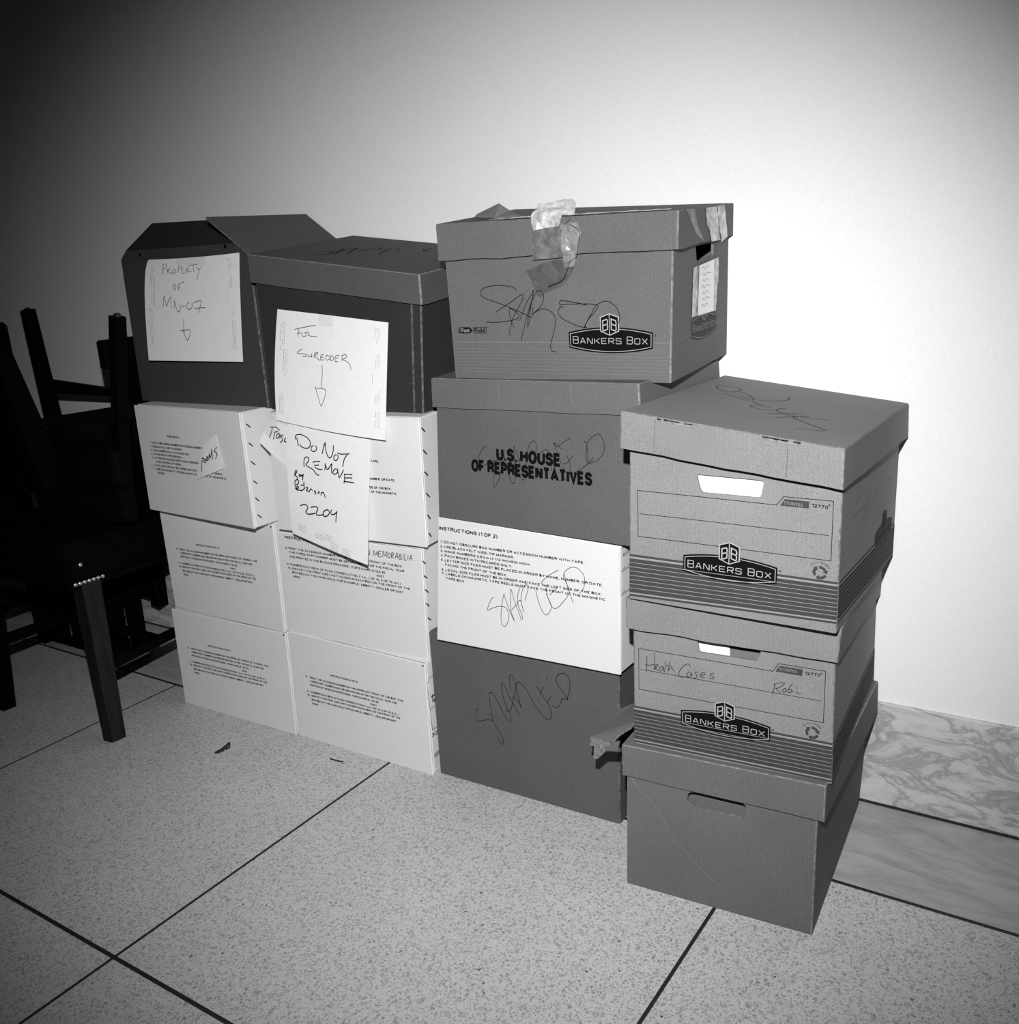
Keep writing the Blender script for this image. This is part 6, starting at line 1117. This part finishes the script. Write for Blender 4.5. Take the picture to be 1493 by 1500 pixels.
# flaps: front leaning back, right one tipped in over the opening
V = X.V; FLT, FRT, BLT, BRT = V[4], V[5], V[6], V[7]
ff = slab('front_flap', [FLT + Vector((0, .002, .001)), FRT + Vector((-.012, .002, .001)), Vector((-1.522, 1.328, 1.062)), Vector((-1.888, 1.328, 1.068))], .004, [MT['dark_open'], MT['edge_dark']], t, (0, -1, .5))
slab('front_flap', [Vector((-1.890, 1.328, 1.068)), Vector((-1.524, 1.328, 1.062)), Vector((-1.612, 1.408, 1.115)), Vector((-1.893, 1.410, 1.126))], .004, [MT['dark'], MT['edge_dark']], t, (0, -.6, 1))  # darker board paints the shade on the part leaning away
slab('side_flap', [FRT, BRT, Vector((-1.594, 1.592, 1.122)), Vector((-1.593, 1.315, 1.117))], .004, [MT['flap_lit'], MT['edge_dark']], t, (.6, 0, 1))
slab('side_flap', [FLT + Vector((.002, .09, 0)), BLT + Vector((.002, 0, 0)), BLT + Vector((.055, -.004, .062)), FLT + Vector((.055, .115, .066))], .004, [MT['dark'], MT['edge_dark']], t, (-.6, 0, 1))
for zx in (-1.555, -1.83):
    mb = MB(); n_ = 8
    mb.add([Vector((zx + .004 * math.cos(a), 1.3245 - .0045, 1.058 + .004 * math.sin(a))) for a in [k * 2 * math.pi / n_ for k in range(n_)]], [list(range(n_))])
    mb.build('punched_hole', MT['ink'], ff)
paper_stack(X, 'paper_stack', 'crumpled white papers glimpsed in the open charcoal carton', 'papers', .33, .395, .03, .05, .315, [MT['paper'], MT['paper_grey']], 6, gap=.004)

# ------------------------------------------------------------------ paper signs
def tiny_print(S, spots):
    mb = MB(); r = random.Random(4)
    for u, v0, v1, cols in spots:
        for c in range(cols):
            v = v1
            while v > v0:
                l = .002 + .006 * r.random()
                if r.random() > .12: ribbon(mb, S, [(u + c * .0042, v), (u + c * .0042 + .0004, max(v - l, v0))], .0010, .0004, sm=False)
                v -= l + .0012
    return mb
def sign(key, name, label, lw, spots, mat, penname='handwriting', cat='sign', wob=0.0, sheet_mat='paper'):
    S = SheetS(key)
    c = S(S.w / 2, 0)
    t = thing(name, label, cat, c, 'handwritten papers on the boxes')
    S.build('sheet', MT[sheet_mat], t, wob=wob)
    handwriting(t, [(S, ST[key], lw, .0010)], MT[mat], penname)
    if spots: tiny_print(S, spots).build('fine_print', MT['grey_print'], t)['kind'] = 'stuff'
    return t, S
s = 1.0
S1 = SheetS('sign1')
t, S = sign('sign1', 'paper_sign', 'white paper sign with a downward arrow taped to the open charcoal carton', .0014,
     [(.020, S1.h * .38, S1.h * .68, 3), (.012, .02, .075, 3), (.016, S1.h - .085, S1.h - .03, 3), (S1.w - .035, S1.h - .04, S1.h - .01, 3), (S1.w - .032, S1.h * .62, S1.h * .75, 3), (S1.w - .038, S1.h * .5, S1.h * .6, 1), (S1.w - .026, S1.h * .36, S1.h * .45, 2), (S1.w - .026, .02, .07, 3)], 'pencil')
patch('clear_tape', lambda u, v, o=0: S(u, v, o), [(.09, S.h - .022), (.18, S.h - .024), (.18, S.h - .001), (.09, S.h - .001)], .0012, MT['tape_sign'], t, amp=.0003)
S2 = SheetS('sign2')
t, S = sign('sign2', 'paper_sign', 'white paper sign with a long downward arrow taped to the near-black box', .0013,
     [(.012, S2.h - .07, S2.h - .02, 3), (.020, S2.h * .44, S2.h * .68, 3), (.010, .015, .06, 3), (S2.w - .030, S2.h - .04, S2.h - .012, 3), (S2.w - .028, S2.h * .60, S2.h * .72, 3), (S2.w - .034, S2.h * .47, S2.h * .55, 1), (S2.w - .026, S2.h * .30, S2.h * .42, 3), (S2.w - .024, .02, .05, 3)], 'pencil')
patch('clear_tape', lambda u, v, o=0: S(u, v, o), [(.10, S.h - .020), (.135, S.h - .020), (.135, S.h - .001), (.10, S.h - .001)], .0012, MT['tape_sign'], t, amp=.0003)
t, S = sign('sign3', 'paper_sign', 'white paper sign in black marker hanging below the sign with the long arrow', .0021, [], 'ink')
mb = MB(); r = random.Random(8)
for gx, gy, k in ((.018, .022, 4), (.062, .018, 3), (.085, .022, 3), (.100, .012, 4), (.130, .010, 4)):
    for j in range(k):
        x = gx
        while x < gx + .018:
            l = .002 + .004 * r.random(); ribbon(mb, S, [(x, gy - j * .0032), (x + l, gy - j * .0032 - .0004)], .0008, .0004, sm=False); x += l + .001
mb.build('fine_print', MT['grey_print'], t)['kind'] = 'stuff'
t, S = sign('sign4', 'paper_note', 'small tilted paper note half hidden by the black marker sign', .0017, [], 'ink', cat='note', wob=.0008)
patch('clear_tape', S, [(-.008, S.h - .03), (.020, S.h - .034), (.030, S.h + .004), (.004, S.h + .010)], .0014, MT['tape_sign'], t, amp=.0004)
t, S = sign('tag', 'paper_note', 'small crooked paper tag curling off the jutting white carton', .0018, [], 'ink', cat='note', wob=.0008)

# ------------------------------------------------------------------ chairs in the dark at the left
def bar_obj(name, parent, *a, mat='black_wood', **k):
    mb = MB(); beam(mb, *a, **k); return mb.build(name, MT[mat], parent)
def cushion(name, parent, quad, z0, z1, mat='leather', bev=.014):
    """upholstered block over a four-cornered plan"""
    q = [Vector((a, b, 0)) for a, b in quad]
    def f(x, y, z):
        p = q[0] * (1 - x) * (1 - y) + q[1] * x * (1 - y) + q[3] * (1 - x) * y + q[2] * x * y
        crown = .012 * math.sin(math.pi * min(max(x, 0), 1)) * math.sin(math.pi * min(max(y, 0), 1)) if z > .5 else 0
        return (p.x, p.y, z0 + (z1 - z0) * z + crown)
    bm = bmesh.new(); bmesh.ops.create_cube(bm, size=1.0)
    for v in bm.verts: v.co += Vector((.5, .5, .5))
    bmesh.ops.subdivide_edges(bm, edges=list(bm.edges), cuts=5, use_grid_fill=True)
    bm.verts.index_update()
    vs = []
    for v in bm.verts:
        x, y, z = v.co
        k = .03
        zz = z
        if z > .99 and (min(x, 1 - x, y, 1 - y) < .01): zz = .86
        vs.append(f(x, y, zz))
    o = mesh(name, vs, [[v.index for v in fc.verts] for fc in bm.faces], MT[mat], parent, smooth=True)
    bm.free(); return o

tA = thing('armless_chair', 'dark wooden chair with black leather seat and brass tacks, upright beside the leftmost stack', 'chair', (-2.1, 1.27, 0), 'dark leather chairs at the left')
quadA = [(-2.325, 1.062), (-1.910, 1.070), (-1.908, 1.475), (-2.31, 1.475)]
cushion('seat', tA, quadA, .372, .478)
mb = MB()
box_mb(mb, -2.318, 1.068, .355, -1.915, 1.47, .375, bev=.003); mb.build('seat_frame', MT['black_wood'], tA)
lf = bar_obj('leg', tA, (-1.892, 1.093, 0.0), (-1.930, 1.118, .372), .036, .046, mat='wood')
bar_obj('leg', tA, (-2.300, 1.065, 0.0), (-2.297, 1.085, .372), .034, .046)
bar_obj('leg', tA, (-1.945, 1.440, 0.0), (-1.945, 1.440, .372), .032, .042)
bar_obj('leg', tA, (-2.300, 1.455, 0.0), (-2.295, 1.450, .372), .032, .042)
bar_obj('stretcher', tA, (-1.900, 1.10, .170), (-1.945, 1.44, .170), .018, d0=.028, ref=(1, 0, 0))
bar_obj('stretcher', tA, (-2.300, 1.08, .170), (-2.300, 1.45, .170), .018, d0=.028, ref=(1, 0, 0))
bar_obj('stretcher', tA, (-2.300, 1.27, .170), (-1.922, 1.27, .170), .018, d0=.024, ref=(0, 1, 0))
# back, seen edge-on against the boxes
bar_obj('back_stile', tA, (-2.020, 1.315, .45), (-1.930, 1.315, .862), .034, .030, d0=.060, d1=.060, ref=(1, 0, 0))
bar_obj('back_stile', tA, (-1.942, 1.462, .45), (-1.950, 1.500, .862), .036, .030, d0=.04, d1=.04, ref=(1, 0, 0))
mb = MB(); box_mb(mb, -1.960, 1.262, .818, -1.928, 1.520, .882, bev=.005); mb.build('crest_rail', MT['black_wood'], tA)
mb = MB(); box_mb(mb, -1.955, 1.30, .650, -1.930, 1.50, .735, bev=.004); mb.build('back_rail', MT['black_wood'], tA)
mb = MB(); beam(mb, (-1.985, 1.2835, .55), (-1.932, 1.2835, .80), .0016, d0=.0016, bev=.0003); mb.build('piping_highlight', MT['edge_dark'], tA)  # paler bar paints the highlight along the leather edge
def dome(name, parent, c, r, nrm, mat='brass'):
    n_ = Vector(nrm).normalized(); a = n_.cross(Vector((0, 0, 1))).normalized(); b = n_.cross(a)
    vs = []; 
    for j, (rr, hh) in enumerate(((1, 0), (.82, .38), (.45, .62))):
        for k in range(8):
            t_ = k * math.pi / 4; vs.append(Vector(c) + a * (r * rr * math.cos(t_)) + b * (r * rr * math.sin(t_)) + n_ * r * hh)
    vs.append(Vector(c) + n_ * r * .72)
    fs = [[j * 8 + k, j * 8 + (k + 1) % 8, (j + 1) * 8 + (k + 1) % 8, (j + 1) * 8 + k] for j in range(2) for k in range(8)] + [[16 + k, 16 + (k + 1) % 8, 24] for k in range(8)]
    return mesh(name, vs, fs, MT[mat], parent, smooth=True)
a_, b_ = Vector((-1.9085, 1.080, .374)), Vector((-1.9055, 1.145, .374))
for k in range(7):
    dome('tack', tA, a_.lerp(b_, k / 6), .0055, (1, -.2, .1))
dome('tack', tA, (-1.9095, 1.100, .414), .006, (1, -.2, 0))

# a second chair, turned upside down on the first seat
tB = thing('armless_chair', 'dark wooden chair turned upside down, its four legs in the air', 'chair', (-2.13, 1.30, .492), 'dark leather chairs at the left')
cushion('seat', tB, [(-2.03, 1.10), (-1.83, 1.20), (-2.17, 1.49), (-2.46, 1.43)], .492, .585)
def leg_up(tip, foot, w0=.027, w1=.036):
    o = bar_obj('leg', tB, foot, tip, w1, w0)
    mbx = MB(); d_ = (Vector(tip) - Vector(foot)).normalized()
    beam(mbx, Vector(tip), Vector(tip) + d_ * .006, .013, .011, bev=.003); mbx.build('glide', MT['steel'], o)
    return o
l1 = leg_up((-2.531, 1.45, .948), (-2.44, 1.415, .58), .030, .036); l2 = leg_up((-1.770, 1.20, .936), (-1.860, 1.205, .58), .026, .031)
l3 = leg_up((-1.998, 1.06, .888), (-2.00, 1.12, .58), .040, .060); l4 = leg_up((-2.214, 1.50, .900), (-2.21, 1.47, .58))
bar_obj('stretcher', tB, (-2.50, 1.44, .748), (-2.20, 1.49, .722), .018, d0=.036, ref=(0, 1, 0))
bar_obj('stretcher', tB, (-1.80, 1.21, .736), (-1.99, 1.10, .722), .018, d0=.032, ref=(0, 1, 0))
bar_obj('stretcher', tB, (-1.84, 1.21, .640), (-2.18, 1.47, .640), .018, d0=.03, ref=(0, 1, 0))
bar_obj('stretcher', tB, (-2.000, 1.12, .640), (-2.44, 1.42, .640), .018, d0=.03, ref=(0, 1, 0))
cushion('seat_frame', tB, [(-2.035, 1.095), (-1.815, 1.185), (-2.165, 1.495), (-2.465, 1.435)], .575, .668, 'black_wood')
bar_obj('back_stile', tB, (-2.245, 1.515, .56), (-2.325, 1.555, .10), .040, .036)
bar_obj('back_stile', tB, (-2.52, 1.505, .56), (-2.62, 1.545, .10), .040, .036)
mb = MB(); box_mb(mb, -2.60, 1.515, .13, -2.27, 1.552, .46, bev=.008); mb.build('back_pad', MT['leather'], tB)

# a third chair further left, mostly outside the picture
tC = thing('armless_chair', 'dark leather chair standing at the far left edge behind the tacked chair', 'chair', (-2.88, 1.18, 0), 'dark leather chairs at the left')
cushion('seat', tC, [(-3.06, .95), (-2.61, .95), (-2.61, 1.40), (-3.06, 1.40)], .33, .47)
for x, y in ((-2.635, .985), (-3.03, .985), (-2.635, 1.375), (-3.03, 1.375)):
    bar_obj('leg', tC, (x, y, 0), (x, y, .34), .036, .048)
mb = MB(); box_mb(mb, -3.05, 1.385, .44, -2.62, 1.44, .92, bev=.01); mb.build('back_pad', MT['leather'], tC)
bar_obj('stretcher', tC, (-2.635, .99, .14), (-2.635, 1.37, .14), .02, d0=.03)
bar_obj('stretcher', tC, (-3.03, .99, .14), (-3.03, 1.37, .14), .02, d0=.03)
bar_obj('stretcher', tC, (-2.635, 1.375, .12), (-3.03, 1.375, .12), .02, d0=.03, ref=(0, 1, 0))

tD = thing('filler_case', 'invented dark case filling an unidentified dark shape beneath the stacked chairs', 'case', (-2.46, 1.395, 0))  # made-up case, added to fill the dark shape under the chairs
mb = MB(); box_mb(mb, -2.62, 1.362, .004, -2.30, 1.432, .30, bev=.012); mb.build('shell', MT['leather'], tD)
mb = MB()
for a, b in (((-2.52, 1.397, .298), (-2.52, 1.397, .325)), ((-2.40, 1.397, .298), (-2.40, 1.397, .325)), ((-2.525, 1.397, .325), (-2.395, 1.397, .325))): beam(mb, a, b, .012, bev=.002, ref=(0, 1, 0))
mb.build('handle', MT['black_wood'], tD)
mb = MB(); beam(mb, (-2.47, 1.3605, .05), (-2.47, 1.3605, .085), .004, d0=.003, ref=(1, 0, 0), bev=.0005); mb.build('clasp', MT['brass'], tD)

# ------------------------------------------------------------------ scraps on the floor
def scrap(label, pts, th=.0012, w=.003):
    c = Vector((sum(p[0] for p in pts) / len(pts), sum(p[1] for p in pts) / len(pts), 0))
    mb = MB()
    for i in range(len(pts) - 1):
        a, b = Vector((*pts[i], th)), Vector((*pts[i + 1], th + (.004 if i % 2 else 0)))
        beam(mb, a, b, w, w * .6, d0=th * 1.6, ref=(0, 0, 1), bev=.0004)
    o = mb.build('litter_scrap', MT['litter'], None, loc=c)
    tag(o, label, 'litter')
scrap('dark torn scrap lying on the terrazzo in front of the leftmost carton', [(-1.6207, 1.1549), (-1.6201, 1.175), (-1.622, 1.1976), (-1.611, 1.1863), (-1.6124, 1.1723), (-1.6166, 1.157)], w=.006)
scrap('thin dark splinter on the terrazzo below the joint of the two front white cartons', [(-1.3722, 1.2554), (-1.3528, 1.2558), (-1.333, 1.2535)])
